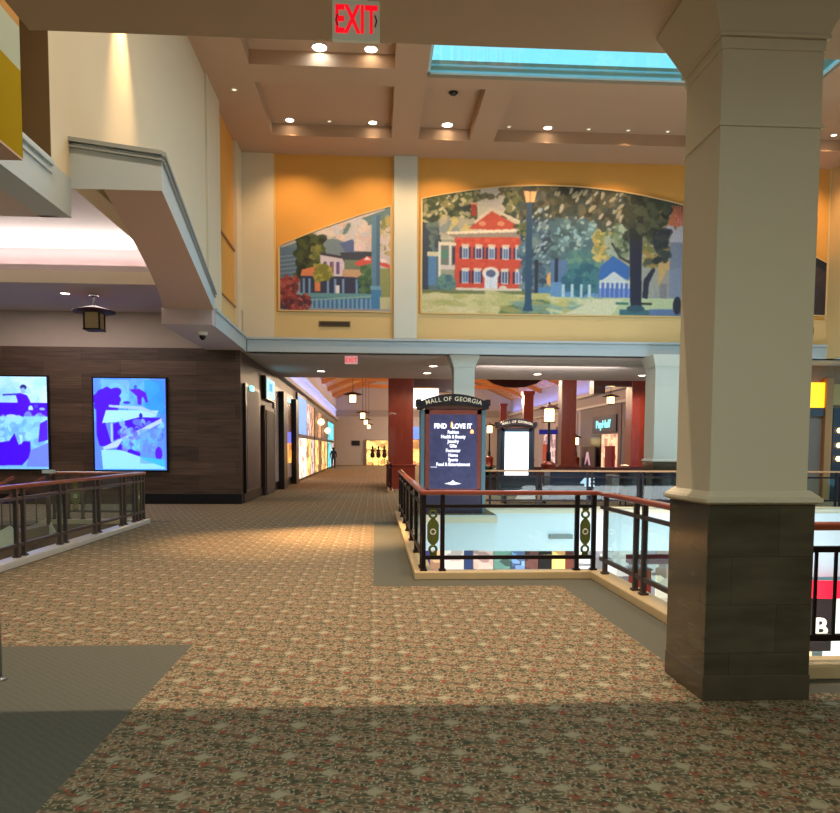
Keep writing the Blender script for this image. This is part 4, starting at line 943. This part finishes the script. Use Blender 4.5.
# end shop
t = empty('storefront', (.25, 77.9, 0), 'bright yellow lit shop opening at the end of the corridor', 'shop front')
MB().box(-.85, 2.6, 77.7, 77.95, 0, 2.5).build('lit_interior', goods('yellow_shop_glow', (255, 214, 120), 1.5), t)
MB().box(-.95, -.85, 77.6, 77.95, 0, 2.6).box(-.95, 2.7, 77.6, 77.95, 2.5, 2.6).build('frame', GREY, t)
for i, x in enumerate((-.25, .35, .95)):
    k = MB(); k.lathe([(.12, 0), (.02, .05), (.02, .75), (.2, .8), (.24, 1.1), (.14, 1.35), (.24, 1.55), (.08, 1.62), (.07, 1.68), (.11, 1.76), (.1, 1.9), (.03, 1.98)], (x, 77.2, 0), 10)
    tag(k.build('mannequin', mat('dark_clothes', (50, 26, 34), .8)), 'dark dressed mannequin before the far yellow shop, %s from the left' % bid[i], 'mannequin', 'far mannequins')
t = empty('storefront', (5, 77.9, 0), 'far end shop with blue sign seen right of the thick red column', 'shop front')
MB().box(3.3, 6.2, 77.7, 77.95, 0, 2.6).build('lit_interior', goods('orange_shop_glow', (255, 190, 110), 1.3), t); MB().box(3.5, 5.6, 77.6, 77.9, 2.7, 3.9).build('sign_board', lit('blue_sign_glow', (90, 130, 230), 1.0), t)
tag(MB().box(-2.35, -1.55, 77.9, 77.98, 2.0, 2.5).build('wall_plaque', BLACKGL), 'small dark plaque on the far end wall', 'plaque')

# left corridor wall
SB('wall_corridor_left', (LX-.3, LX, 23.1, 37.2, 0, 4.7), WALLW2)
SB('wall_corridor_left', (LX-.3, LX, 37.2, 78, 0, 4.7), GREY).name = 'wall_shops_left'
SB('wall_corridor_left', (LX-.3, LX, 31, 78, 4.7, 6.8), mat('pale_upper_wall', (200, 200, 205), .7)).name = 'wall_cove_left'
S('trim_31', MB().box(LX, LX+.25, 31.3, 78, 4.55, 4.72).box(LX, LX+.12, 31.3, 78, 5.5, 5.62), mat('pale_cornice', (205, 205, 210), .6))
SB('baseboard_left', (LX, LX+.03, 23.1, 37.2, 0, .3), BLACKM)
def wallbox(name, y0, y1, z0, z1, m, parent=None, x=LX, d=.05, fr=None): return MB().box(x, x+d, y0, y1, z0, z1).build(name, m, parent)
t = empty('poster_case', (LX, 24.6, 0), 'tall glazed poster case on the brown wall just round the corner', 'poster case')
MB().box(LX, LX+.09, 23.15, 25.95, .3, 3.6).build('frame', BLACKGL, t, .01)
P = None
wallbox('poster', 23.3, 25.8, .4, 3.5, mat('dim_pink_poster', (48, 34, 40), .5, 0, .08, var=.7, scale=1.2), t, LX+.08, .02)
wallbox('picture_light', 23.8, 24.2, 3.42, 3.58, lit('cyan_small_light', (150, 235, 245), 1.6), t, LX+.1, .08)
t = empty('shop_door', (LX, 28, 0), 'dark doorway under the projecting lit sign in the brown wall', 'door')
MB().box(LX, LX+.12, 26.9, 29.3, 0, 3.15).build('frame', mat('dark_brown_frame', (44, 24, 22), .4), t, .01); MB().box(LX+.11, LX+.15, 27.1, 29.1, .02, 3.0).build('door_panel', mat('near_black_door', (20, 11, 12), .6), t)
t = empty('blade_sign', (LX+.4, 27.8, 3.4), 'cyan white lit rectangular sign box projecting above the dark doorway', 'sign')
MB().box(LX, LX+.16, 27.0, 29.2, 3.38, 4.2).build('housing', BLACKGL, t); MB().box(LX+.15, LX+.18, 27.15, 29.05, 3.46, 4.12).build('face', lit('cyan_sign_face', (150, 225, 250), 1.5), t)
MB().box(LX+.18, LX+.185, 27.6, 28.5, 3.7, 4.0).build('face_panel', lit('blue_sign_inset', (70, 160, 225), 1.1), t)
t = empty('shop_window', (LX, 33, 0), 'shop window with orange and blue light between two black pillars', 'shop window')
MB().box(LX, LX+.06, 29.8, 36.8, .3, 4.1).build('frame', BLACKGL, t)
wallbox('upper_pane', 32.4, 35.6, 2.4, 3.7, mat('brown_dim_pane', (96, 66, 56), .2, 0, .3), t, LX+.06, .02)
wallbox('blue_pane', 32.4, 35.6, 1.9, 2.4, lit('blue_pane', (90, 100, 220), .9), t, LX+.06, .02)
wallbox('orange_pane', 32.4, 35.6, 1.0, 1.9, goods('orange_pane', (250, 170, 80), 1.0), t, LX+.06, .02)
wallbox('lower_pane', 32.4, 35.6, .35, 1.0, mat('grey_dim_pane', (110, 96, 92), .2, 0, .35), t, LX+.06, .02)
wallbox('side_pane', 29.95, 30.9, .35, 3.7, mat('grey_dim_pane', ()), t, LX+.06, .02)
wallbox('lit_strip', 32.4, 35.2, 3.72, 3.88, lit('cyan_strip', (150, 225, 240), 1.4), t, LX+.06, .05)
for y, lb in ((31.1, 'black square pillar left of the orange lit shop window'), (35.9, 'black square pillar right of the orange lit shop window')):
    t = empty('shop_pillar', (LX+.2, y+.6, 0), lb, 'pillar'); MB().box(LX, LX+.28, y, y+1.2, 0, 3.95).build('shaft', BLACKM, t)
def shopwin(y0, y1, z1, cols, label, split=2.3, n=2):
    t = empty('shop_window', (LX, (y0+y1)/2, 0), label, 'shop window')
    MB().box(LX, LX+.1, y0, y1, 0, z1+.15).build('frame', BLACKGL, t)
    w = (y1-y0-.1)/n
    for i in range(n):
        a = y0+.1+i*w; b = a+w-.12
        wallbox('lower_pane', a, b, .12, split-.1, cols[0][i % len(cols[0])], t, LX+.1, .02); wallbox('upper_pane', a, b, split+.1, z1, cols[1][i % len(cols[1])], t, LX+.1, .02)
    return t
wl = goods('warm_white_window', (255, 244, 225), 1.3); yl = goods('yellow_window', (250, 205, 120), 1.2); bl = lit('pale_blue_window', (110, 160, 230), 1.0); tn = goods('tan_window', (205, 160, 120), .7); br_ = goods('dim_brown_window', (130, 100, 80), .5); cy = goods('cyan_window', (90, 215, 235), 1.2); pk = goods('pale_pink_window', (215, 200, 205), .8)
shopwin(38.4, 43.2, 4.3, ([wl, wl], [bl, bl]), 'tall black framed shop window with white light below and blue above', n=1)
shopwin(43.3, 48.6, 4.2, ([yl, pk], [pk, tn]), 'tall shop window with yellow and pale light beyond the white lit one')
shopwin(49.2, 55.0, 4.1, ([yl, br_], [br_, tn]), 'brown framed shop window with yellow light left of the cyan shop')
shopwin(55.2, 61.5, 4.0, ([yl, tn], [br_, br_]), 'farther brown framed shop window beside the cyan shop', n=3)
shopwin(62.5, 71.0, 3.9, ([cy, pk], [cy, cy]), 'cyan glowing shop front far down the corridor')
for i, (y, z, lb) in enumerate(((50.6, 3.4, 'nearer warm globe lamp on the left shop wall'), (57.5, 3.0, 'farther warm globe lamp on the left shop wall'))):
    t = empty('wall_lamp', (LX+.35, y, z), lb, 'wall lamp'); MB().lathe([(.05, -.2), (.2, -.1), (.22, .05), (.12, .18), (.04, .22)], (LX+.4, y, z), 14).build('globe', LANT, t); MB().bar((LX+.1, y, z), (LX+.4, y, z), .04, .04).build('bracket', BLACKGL, t)

# person far down the corridor
def person(loc, label):
    x, y, z = loc
    J = {'pel': (0, 0, .95), 'ch': (0, .01, 1.3), 'nk': (0, 0, 1.48), 'hd': (0, -.01, 1.62), 'ht': (0, -.01, 1.72), 'ls': (-.19, 0, 1.42), 'le': (-.25, .02, 1.14), 'lh': (-.25, -.06, .88), 'rs': (.19, 0, 1.42), 're': (.25, .02, 1.14), 'rh': (.24, -.08, .9),
         'll': (-.10, 0, .88), 'lk': (-.11, -.03, .5), 'lf': (-.12, .03, .08), 'lt': (-.13, -.13, .04), 'rl': (.10, 0, .88), 'rk': (.11, -.02, .5), 'rf': (.12, .0, .08), 'rt': (.14, -.16, .04)}
    R = {'pel': .15, 'ch': .16, 'nk': .06, 'hd': .095, 'ht': .08, 'ls': .07, 'le': .05, 'lh': .04, 'rs': .07, 're': .05, 'rh': .04, 'll': .1, 'lk': .075, 'lf': .055, 'lt': .04, 'rl': .1, 'rk': .075, 'rf': .055, 'rt': .04}
    E_ = [('pel', 'ch'), ('ch', 'nk'), ('nk', 'hd'), ('hd', 'ht'), ('ch', 'ls'), ('ls', 'le'), ('le', 'lh'), ('ch', 'rs'), ('rs', 're'), ('re', 'rh'), ('pel', 'll'), ('ll', 'lk'), ('lk', 'lf'), ('lf', 'lt'), ('pel', 'rl'), ('rl', 'rk'), ('rk', 'rf'), ('rf', 'rt')]
    ks = list(J); me = bpy.data.meshes.new('person'); me.from_pydata([J[q] for q in ks], [(ks.index(a), ks.index(b)) for a, b in E_], [])
    me.materials.append(mat('dark_clothing', (30, 28, 40), .8))
    o = bpy.data.objects.new('person', me); COL.objects.link(o); o.location = loc
    md = o.modifiers.new('skin', 'SKIN'); s = o.modifiers.new('sub', 'SUBSURF'); s.levels = 1; s.render_levels = 2
    if not me.skin_vertices: bpy.context.view_layer.objects.active = o
    for i, q in enumerate(ks): me.skin_vertices[0].data[i].radius = (R[q], R[q]); me.skin_vertices[0].data[i].use_root = (q == 'pel')
    tag(o, label, 'person')
    MB().lathe([(.03, 0), (.1, .03), (.115, .1), (.09, .17), (.03, .2)], (x, y+.015, z+1.58), 12).build('hair', mat('black_hair', (16, 12, 12), .7), o)
    return o
try: person((-3.5, 64.5, 0), 'person in dark clothes standing by the cyan shop far down the corridor')
except Exception as ex: print('person', ex)

# right hall wall x=14 with shop fronts
RX = 14.0
SB('wall_hall_right', (RX, RX+.3, 31, 78, 0, 6.8), mat('lilac_grey_wall', (168, 160, 168), .75))
S('trim_32', MB().box(RX-.12, RX, 31.2, 78, 4.35, 4.5).box(RX-.3, RX, 31.2, 78, 5.1, 5.28), mat('pale_cornice', ()))
def rbox(name, y0, y1, z0, z1, m, t, d0=0, d=.06): return MB().box(RX-d0-d, RX-d0, y0, y1, z0, z1).build(name, m, t)
t = empty('storefront', (RX, 46.5, 0), 'grey shop front with cyan lettered sign and peach lit doorway', 'shop front')
rbox('surround', 42.5, 51, 0, 4.3, mat('lilac_grey_frame', (112, 102, 112), .6), t, 0, .1)
rbox('sign_board', 43.1, 47.9, 2.72, 3.72, mat('dark_navy_board', (34, 30, 58), .5), t, .1, .08)
text_mb('PayHalf', .62, (RX-.2, 45.6, 3.2), (0, -1, 0), (0, 0, 1), .02, bold=.02, sx=1.55).build('lettering', lit('cyan_letters', (120, 220, 235), 1.5), t)
rbox('doorway', 43.0, 46.0, 0, 2.6, goods('peach_interior', (240, 196, 160), .9), t, .1, .03)
rbox('dark_pane', 46.2, 48.4, 0, 2.6, mat('dark_pane', (44, 36, 44), .3), t, .1, .03)
rbox('rail_display', 43.3, 44.6, .3, 1.9, mat('dark_red_clothes', (120, 40, 50), .8), t, .14, .2)
t = empty('poster_stand', (RX-.5, 48, 0), 'dark poster with a pale pink shape beside the peach doorway', 'poster')
rbox('board', 46.4, 49.5, .4, 1.85, mat('dark_plum_board', (44, 28, 50), .4), t, .35, .08)
k = MB(); k.prism([(RX-.45, 48.6, .7), (RX-.45, 48.2, 1.5), (RX-.45, 47.8, 1.55), (RX-.45, 47.3, .7), (RX-.45, 47.6, .7), (RX-.45, 47.95, 1.15), (RX-.45, 48.35, .8)], (.02, 0, 0)); k.build('figure_shape', lit('pale_pink_figure', (200, 165, 190), .5), t)
t = empty('storefront', (RX, 40.5, 0), 'shop front with dark sign and dark red doorway next to the orange red column', 'shop front')
rbox('surround', 37.0, 42.3, 0, 4.3, mat('lilac_grey_frame', ()), t, 0, .1); rbox('sign_board', 37.4, 41.6, 2.9, 4.05, mat('dark_navy_board', ()), t, .1, .08); rbox('sign_face', 38.0, 39.4, 3.2, 3.8, lit('pale_sign_glow', (225, 215, 225), 1.0), t, .18, .03); rbox('doorway', 37.6, 41.2, 0, 2.7, mat('maroon_dim', (70, 26, 30), .4, 0, .2), t, .1, .03)
t = empty('storefront', (RX, 55, 0), 'pale shop front with warm yellow window between lamp post and red column', 'shop front')
rbox('surround', 52, 64, 0, 4.3, mat('lilac_white_frame', (186, 174, 184), .6), t, 0, .1); rbox('window_pane', 53, 56.5, .5, 2.9, goods('warm_yellow_pane', (245, 205, 140), .9), t, .1, .03); rbox('window_pane', 58, 62, .5, 2.9, goods('pinkish_pane', (215, 190, 195), .7), t, .1, .03); rbox('dark_pillar', 56.8, 57.6, 0, 3.4, mat('dark_plum_board', ()), t, .1, .1)
t = empty('blade_sign', (RX-1, 60, 3.0), 'round edged dark blue sign with white glow right of the white kiosk', 'sign')
MB().box(11.3, 13.0, 52.0, 52.12, 2.72, 3.05).build('face', mat('deep_blue_face', (20, 30, 110), .4, 0, .6), t); MB().box(12.7, 13.6, 52.14, 52.3, 2.35, 3.4).build('glow_plate', lit('blue_white_glow', (190, 215, 255), 1.3), t)
MB().bar((13.0, 52.2, 2.9), (13.85, 52.2, 2.9), .06, .06).build('bracket', BLACKGL, t)
tag(MB().box(13.6, 13.75, 60.0, 61.2, 0.0, 2.1).build('banner', mat('coral_banner', (190, 84, 70), .6)), 'small coral red banner behind the lamp post pedestal', 'banner')

# things on the bridge behind the far railing
def armchair(loc, label):
    x, y, z = loc; t = empty('lounge_chair', loc, label, 'chair', 'dark lounge chairs'); m = mat('black_leather', (24, 24, 34), .4)
    MB().box(x-.32, x+.32, y-.3, y+.3, .12, .45).build('seat', m, t, .06)
    k = MB(); n = 10
    for i in range(n):
        a0 = PI*i/n; a1 = PI*(i+1)/n
        q = [(x-.4*math.cos(a), y-.05-.38*math.sin(a)) for a in (a0, a1)]; r_ = [(x-.3*math.cos(a), y-.05-.28*math.sin(a)) for a in (a0, a1)]
        k.add([(q[0][0], q[0][1], .2), (q[1][0], q[1][1], .2), (r_[1][0], r_[1][1], .2), (r_[0][0], r_[0][1], .2), (q[0][0], q[0][1], 1.0), (q[1][0], q[1][1], 1.0), (r_[1][0], r_[1][1], 1.0), (r_[0][0], r_[0][1], 1.0)], [(0, 1, 5, 4), (2, 3, 7, 6), (4, 5, 6, 7), (3, 2, 1, 0), (0, 4, 7, 3), (1, 2, 6, 5)])
    k.build('backrest', m, t)
    for a in (-1, 1):
        for b in (-1, 1): MB().tube((x+a*.26, y+b*.24, 0), (x+a*.26, y+b*.24, .14), .025, 8).build('leg', IRON, t)
armchair((7.62, 22.15, 0), 'left dark padded lounge chair behind the far railing'); armchair((8.55, 21.95, 0), 'right dark padded lounge chair touching the white column base')
t = empty('ribbed_planter', (8.05, 24.2, 0), 'pale ribbed planter with low palm leaves behind the far railing', 'planter')
k = MB(); k.box(7.6, 8.5, 24.0, 24.7, 0, .85)
for i in range(6): k.tube((7.65+i*.16, 24.0, 0), (7.65+i*.16, 24.0, .85), .05, 8)
k.build('pot', mat('pale_ribbed_stone', (176, 170, 170), .6), t)
def leaves(cx, cy, cz, n, L, parent, m, seed=1, up=.6):
    rd = random.Random(seed); k = MB()
    for i in range(n):
        a = rd.uniform(0, 2*PI); l = L*rd.uniform(.6, 1.1); e_ = rd.uniform(.2, 1)*up; p = Vector((cx, cy, cz)); d = Vector((math.cos(a), math.sin(a), e_)).normalized(); w = Vector((-math.sin(a), math.cos(a), 0))*l*.09
        pts = []
        for j in range(5):
            u = j/4; c = p+d*l*u-Vector((0, 0, .5*l*u*u*.6)); ww = w*math.sin(PI*(u*.9+.05)); pts += [c-ww, c+ww]
        k.add(pts, [(2*j, 2*j+1, 2*j+3, 2*j+2) for j in range(4)])
    return k.build('leaves', m, parent)
GL = mat('dark_green_leaf', (44, 74, 40), .6, var=.3, scale=4)
leaves(8.05, 24.35, .85, 46, .5, t, GL, 3)
t = empty('potted_palm', (4.2, 30, 0), 'dark green bushy plant between the two kiosks', 'plant'); MB().lathe([(.2, 0), (.3, .5), (.32, .55)], (4.35, 30, 0), 14).build('pot', mat('brown_pot', (80, 50, 40), .6), t); leaves(4.35, 30, .55, 60, 1.0, t, GL, 5, 1.6)
t = empty('sales_cart', (6.3, 24.4, 0), 'low dark blue counter with white lettering behind the far railing', 'counter')
MB().box(5.6, 7.4, 24.0, 24.9, 0, .95).build('body', mat('navy_panel', (44, 48, 78), .5), t, .02); MB().box(5.55, 7.45, 23.95, 24.95, .95, 1.0).build('top', mat('dark_top', (40, 30, 34), .4), t)
text_mb('4E', .42, (6.8, 23.97, .62), depth=.02, bold=.01, sx=1.1).build('lettering', lit('pale_blue_letters', (190, 215, 245), 1.0), t)
t = empty('bench', (5, 23.4, 0), 'low dark bench behind the far railing below the white kiosk', 'bench')
MB().box(3.9, 5.3, 23.0, 23.6, .38, .46).build('seat', mat('dark_slate_seat', (52, 50, 66), .6), t, .02); MB().box(3.95, 4.03, 23.05, 23.55, 0, .38).build('leg', IRON, t); MB().box(5.17, 5.25, 23.05, 23.55, 0, .38).build('leg', IRON, t); MB().box(3.9, 5.3, 23.58, 23.64, .46, .85).build('backrest', mat('dark_slate_seat', ()), t, .02)
SB('wall_low_planter', (9.0, 13, 30.4, 30.9, 0, .95), MAHD).name = 'trim_33'
SB('trim_34', (3.2, 9.0, 30.6, 30.9, 0, .95), MAHD)

# right wing facade at y = 25
SB('wall_wing', (13.4, 22, 25, 25.3, 0, 4.52), wood('amber_wood_wall', (176, 112, 60), (140, 84, 44), (3, 3, 1), .5))
t = empty('storefront', (15, 25, 0), 'warm amber shop front with glowing gold panel at the right edge', 'shop front')
MB().box(14.1, 15.2, 24.9, 25.0, 3.12, 3.95).build('glow_panel', mat('gold_glow', (255, 190, 30), .5, 0, 1.3, var=.2, scale=2), t)
MB().box(14.1, 15.24, 24.86, 25.0, 2.82, 3.1).build('beam', MAHD, t)
MB().box(14.3, 15.08, 24.94, 25.0, 0, 2.75).build('door_panel', mat('pink_brown_door', (150, 108, 92), .5), t); MB().box(15.1, 15.35, 24.8, 25.0, 0, 4.1).build('pilaster', mat('orange_pilaster', (196, 120, 66), .5), t, .01)
MB().box(15.4, 17, 24.85, 25.0, 0, 3.1).build('dark_window', mat('dark_plum_pane', (44, 26, 36), .3, 0, .1), t); MB().box(15.35, 17, 24.85, 25.0, 3.2, 3.9).build('upper_panel', mat('tan_panel', (200, 150, 90), .6), t)
for z in (2.35, 1.85, 1.4): MB().lathe([(.05, -.08), (.09, 0), (.05, .08)], (15.6, 24.78, z), 10).build('bulb', LANT, t)

# ------------------------------------------------------------------ lower level
LZ = -5.6
SB('wall_lower_far', (-6, 25, 33.06, 33.3, LZ, 0), mat('lower_wall', (190, 182, 176), .7))
SB('wall_lower_left', (-14, -13.7, 6, 24, LZ, 0), CREAM)
SB('wall_lower_back', (-14, -4.6, 23.2, 23.5, LZ, -1), CREAM)
rd = random.Random(8); x = .6
cols = [(96, 84, 190, .8), (60, 60, 140, .6), (200, 160, 120, .8), (214, 200, 190, .9), (40, 60, 110, .5), (200, 170, 160, .8), (96, 140, 130, .7), (120, 160, 210, .9), (110, 70, 66, .5), (24, 20, 26, .1), (250, 200, 120, 1.1), (120, 60, 50, .6), (205, 216, 216, .8), (206, 214, 210, .7), (226, 216, 190, .8)]
xs_ = [.6, 1.9, 2.4, 2.95, 3.9, 4.3, 5.2, 6.0, 6.6, 7.2, 7.8, 8.4, 9.0, 10.5, 12.5, 15, 19]
lbl = ['violet', 'dark blue', 'tan', 'pale cream', 'navy', 'pinkish', 'green grey', 'light blue', 'brown', 'black', 'glowing amber', 'dark red', 'pale aqua', 'wide pale grey', 'sand colored', 'violet blue rightmost']
for i in range(len(xs_)-1):
    c = cols[i % len(cols)]
    t = empty('shop_bay', ((xs_[i]+xs_[i+1])/2, 32.9, LZ), '%s lower level shop bay glimpsed beneath the far slab edge' % lbl[i], 'shop bay')
    MB().box(xs_[i]+.02, xs_[i+1]-.02, 32.85, 33.0, LZ, -2.75).build('lower_panel', goods('bay_low_%d' % i, c[:3], c[3]), t)
    c2 = cols[(i*5+3) % len(cols)] if i < 12 else (206, 220, 220, .6); MB().box(xs_[i]+.02, xs_[i+1]-.02, 32.88, 33.0, -2.7, -1.3).build('upper_panel', goods('bay_up_%d' % i, c2[:3], c2[3]), t)
# red curved banner at the lower level right
t = empty('red_banner', (12.8, 20.3, -2), 'bright red curved fascia band at the lower level beyond the right railing', 'banner')
k = MB(); n = 12; pts = [(11.6+.18*i, 20.4+.02*(i-6)**2*.5) for i in range(n+1)]
for (xa, ya), (xb, yb) in zip(pts, pts[1:]): k.add([(xa, ya, -1.95-.03*(xa-11.6)), (xb, yb, -1.95-.03*(xb-11.6)), (xb, yb, -2.45-.03*(xb-11.6)), (xa, ya, -2.45-.03*(xa-11.6)), (xa, ya+.1, -1.95-.03*(xa-11.6)), (xb, yb+.1, -1.95-.03*(xb-11.6)), (xb, yb+.1, -2.45-.03*(xb-11.6)), (xa, ya+.1, -2.45-.03*(xa-11.6))], [(3, 2, 1, 0), (4, 5, 6, 7), (0, 1, 5, 4), (2, 3, 7, 6)])
k.build('band', mat('bright_red', (235, 8, 40), .5, 0, .7), t)
t = empty('storefront', (13, 21.5, LZ), 'lower level shop with dark sign panel beneath the red band', 'shop front')
MB().box(10, 12.9, 21.4, 21.6, LZ, -2.5).build('cream_panel', lit('cream_low', (235, 205, 150), .9), t); MB().box(12.6, 13.35, 21.2, 21.38, -4.2, -2.55).build('dark_panel', mat('dark_brown_panel', (50, 34, 30), .5), t)
text_mb('B', .75, (13.0, 21.17, -3.5), depth=.03, bold=.02).build('lettering', lit('cream_letters_low', (230, 225, 200), .7), t); MB().box(13.35, 16, 21.4, 21.6, LZ, -2.5).build('pale_panel', lit('pale_low', (235, 235, 220), .9), t)
# lower level furniture seen through the side rail
SB('wall_lower_right', (13.8, 14, 5.5, 18.9, LZ, -1), mat('aqua_wall', (196, 218, 216), .7))
SB('floor', (14, 22, 5, 21, -1.2, 0), CARG)
t = empty('display_cabinet', (11.6, 32.4, LZ), 'red low cabinet in a lower level shop seen through the glass railing', 'cabinet')
MB().box(11.2, 12.0, 32.1, 32.7, LZ, -3.55).build('body', mat('red_lacquer', (160, 44, 32), .6), t); MB().box(11.15, 12.05, 32.05, 32.75, -3.55, -3.5).build('top', mat('dark_top', ()), t)
t = empty('awning', (12, 32.5, -3.1), 'dark red strip awning over a lower level shop seen through the glass railing', 'awning')
MB().prism([(11.1, 32.84, -2.95), (11.1, 32.2, -3.2), (11.1, 32.2, -3.3), (11.1, 32.84, -3.3)], (2.4, 0, 0)).build('canopy', mat('dark_red_canvas', (120, 30, 34), .8), t)

# ------------------------------------------------------------------ world and lights
w = bpy.data.worlds.new('sky'); sc.world = w; w.use_nodes = True
bgn = w.node_tree.nodes['Background']; bgn.inputs[0].default_value = (.21, .62, .80, 1); bgn.inputs[1].default_value = 1.35

# ceiling downlights near the low ceiling edge (their light is cut off by that edge)
for x in (-4.0, -2.6, -.9, .8, 2.5, 4.4): lamp('SPOT', 'atrium_downlight', (x, 6.91, 10.2), 700, (1, .78, .56), (x, 8.2, 0), .04, 78, .9)
lamp('SPOT', 'coffer_lamp', (-1.25, 17.5, 10.4), 5000, WARM2, (-1.7, 13.6, 0), .1, 26, .9)
lamp('SPOT', 'coffer_lamp', (-.1, 17.5, 10.4), 8500, WARM2, (-.3, 14.6, 0), .1, 24, .9)
for x in (-2.34, -.07, 1.99, 4.8, 7.09, 13): lamp('SPOT', 'mural_wash', (x, 21.5, 10.4), 210, WARM2, (x, 23.2, 6.3), .1, 100, .8)
lamp('SPOT', 'wall_washer', (LX+.3, 12.5, 9.2), 900, WARM2, (LX-.15, 12.5, 4.5), .06, 42, 1)
# unseen fill for the big room, added under the front atrium ceiling
lamp('AREA', 'atrium_fill', (1, 10.5, 10.2), 170, WARM, None, 6, sizey=3)
# unseen ambient fill added under the low ceiling over the viewer
for x in (-1.5, 1.5, 5): lamp('AREA', 'low_ceiling_fill', (x, 0.5, 4.55), 37, (.88, 1, .86), None, .6)
lamp('AREA', 'rear_fill', (1, -4.8, 2.2), 30, (1, .92, .85), (1, 5, 2.6), 6, sizey=2.5)  # unseen fill added behind the viewer to brighten the column front
# alcove
lamp('AREA', 'cove_lamp', (-9, 18.9, 5.85), 190, (1, .95, .88), (-9, 17.5, 8), 9, sizey=.3)
lamp('AREA', 'tray_lamp', (-8, 12, 6.4), 60, NEUT, None, 3)
lamp('SPOT', 'alcove_downlight', (-7.9, 20.2, 5.5), 120, (1, .8, .75), None, .1, 110, .8)
lamp('AREA', 'left_well_lamp', (-9, 12, -1.0), 200, WARM, None, 3)
lamp('AREA', 'alcove_ceiling_lamp', (-8.5, 20.6, 5.55), 90, (1, .85, .8), None, 4, sizey=1)
# soffit
for x, y, _ in SO: lamp('SPOT', 'soffit_lamp', (x, y, 4.45), 110, NEUT, None, .08, 120, .8)
lamp('AREA', 'bridge_lamp', (6, 26, 4.4), 260, (1, .9, .85), (6, 31, 1), 5, sizey=2)
lamp('SPOT', 'soffit_lamp', (10.3, 29.2, 4.4), 420, WARM2, (11.0, 31.5, 2.0), .1, 80, .8)
lamp('SPOT', 'soffit_lamp', (2.0, 29.4, 4.4), 150, WARM, (1.0, 31.5, 2.0), .1, 80, .8)
# hall
for y in (38, 50, 62, 72): lamp('AREA', 'hall_fill', (5, y, 6.0), 260, NEUT, None, 4)  # area fill added high in the hall, no fixtures
for y in (40, 55, 70): lamp('POINT', 'hall_uplight', (5, y, 6.3), 800, WARM, None, .5)
lamp('AREA', 'blue_cove', (LX+.35, 54, 4.8), 300, BLUE, (LX, 54, 6.5), 46, sizey=.15).rotation_euler = Matrix(((0, 1, 0), (1, 0, 0), (0, 0, -1))).to_euler()
lamp('AREA', 'blue_cove', (RX-.4, 54, 5.35), 380, BLUE, (RX, 54, 6.5), 46, sizey=.15).rotation_euler = Matrix(((0, 1, 0), (1, 0, 0), (0, 0, -1))).to_euler()
lamp('AREA', 'skylight_fill', (5.8, 15.4, 10.32), 420, (.5, .78, 1), None, 8, sizey=4.6)  # extra lamp added below the skylight to cool the left wall
lamp('AREA', 'lower_fill', (9, 17, -4.8), 300, (.85, .93, 1), (8, 22, 3), 6)  # added unseen fill, lights slab edge and soffit from below
# lower level
lamp('AREA', 'lower_lamp', (8, 14, -.6), 500, (.92, .97, 1), (8, 16, -6), 6)
lamp('AREA', 'lower_lamp', (6, 27, -1.5), 260, NEUT, None, 8)
lamp('AREA', 'slab_wash', (6, 12.5, -3.5), 130, (.85, .97, 1), (6, 21, -.5), 6)
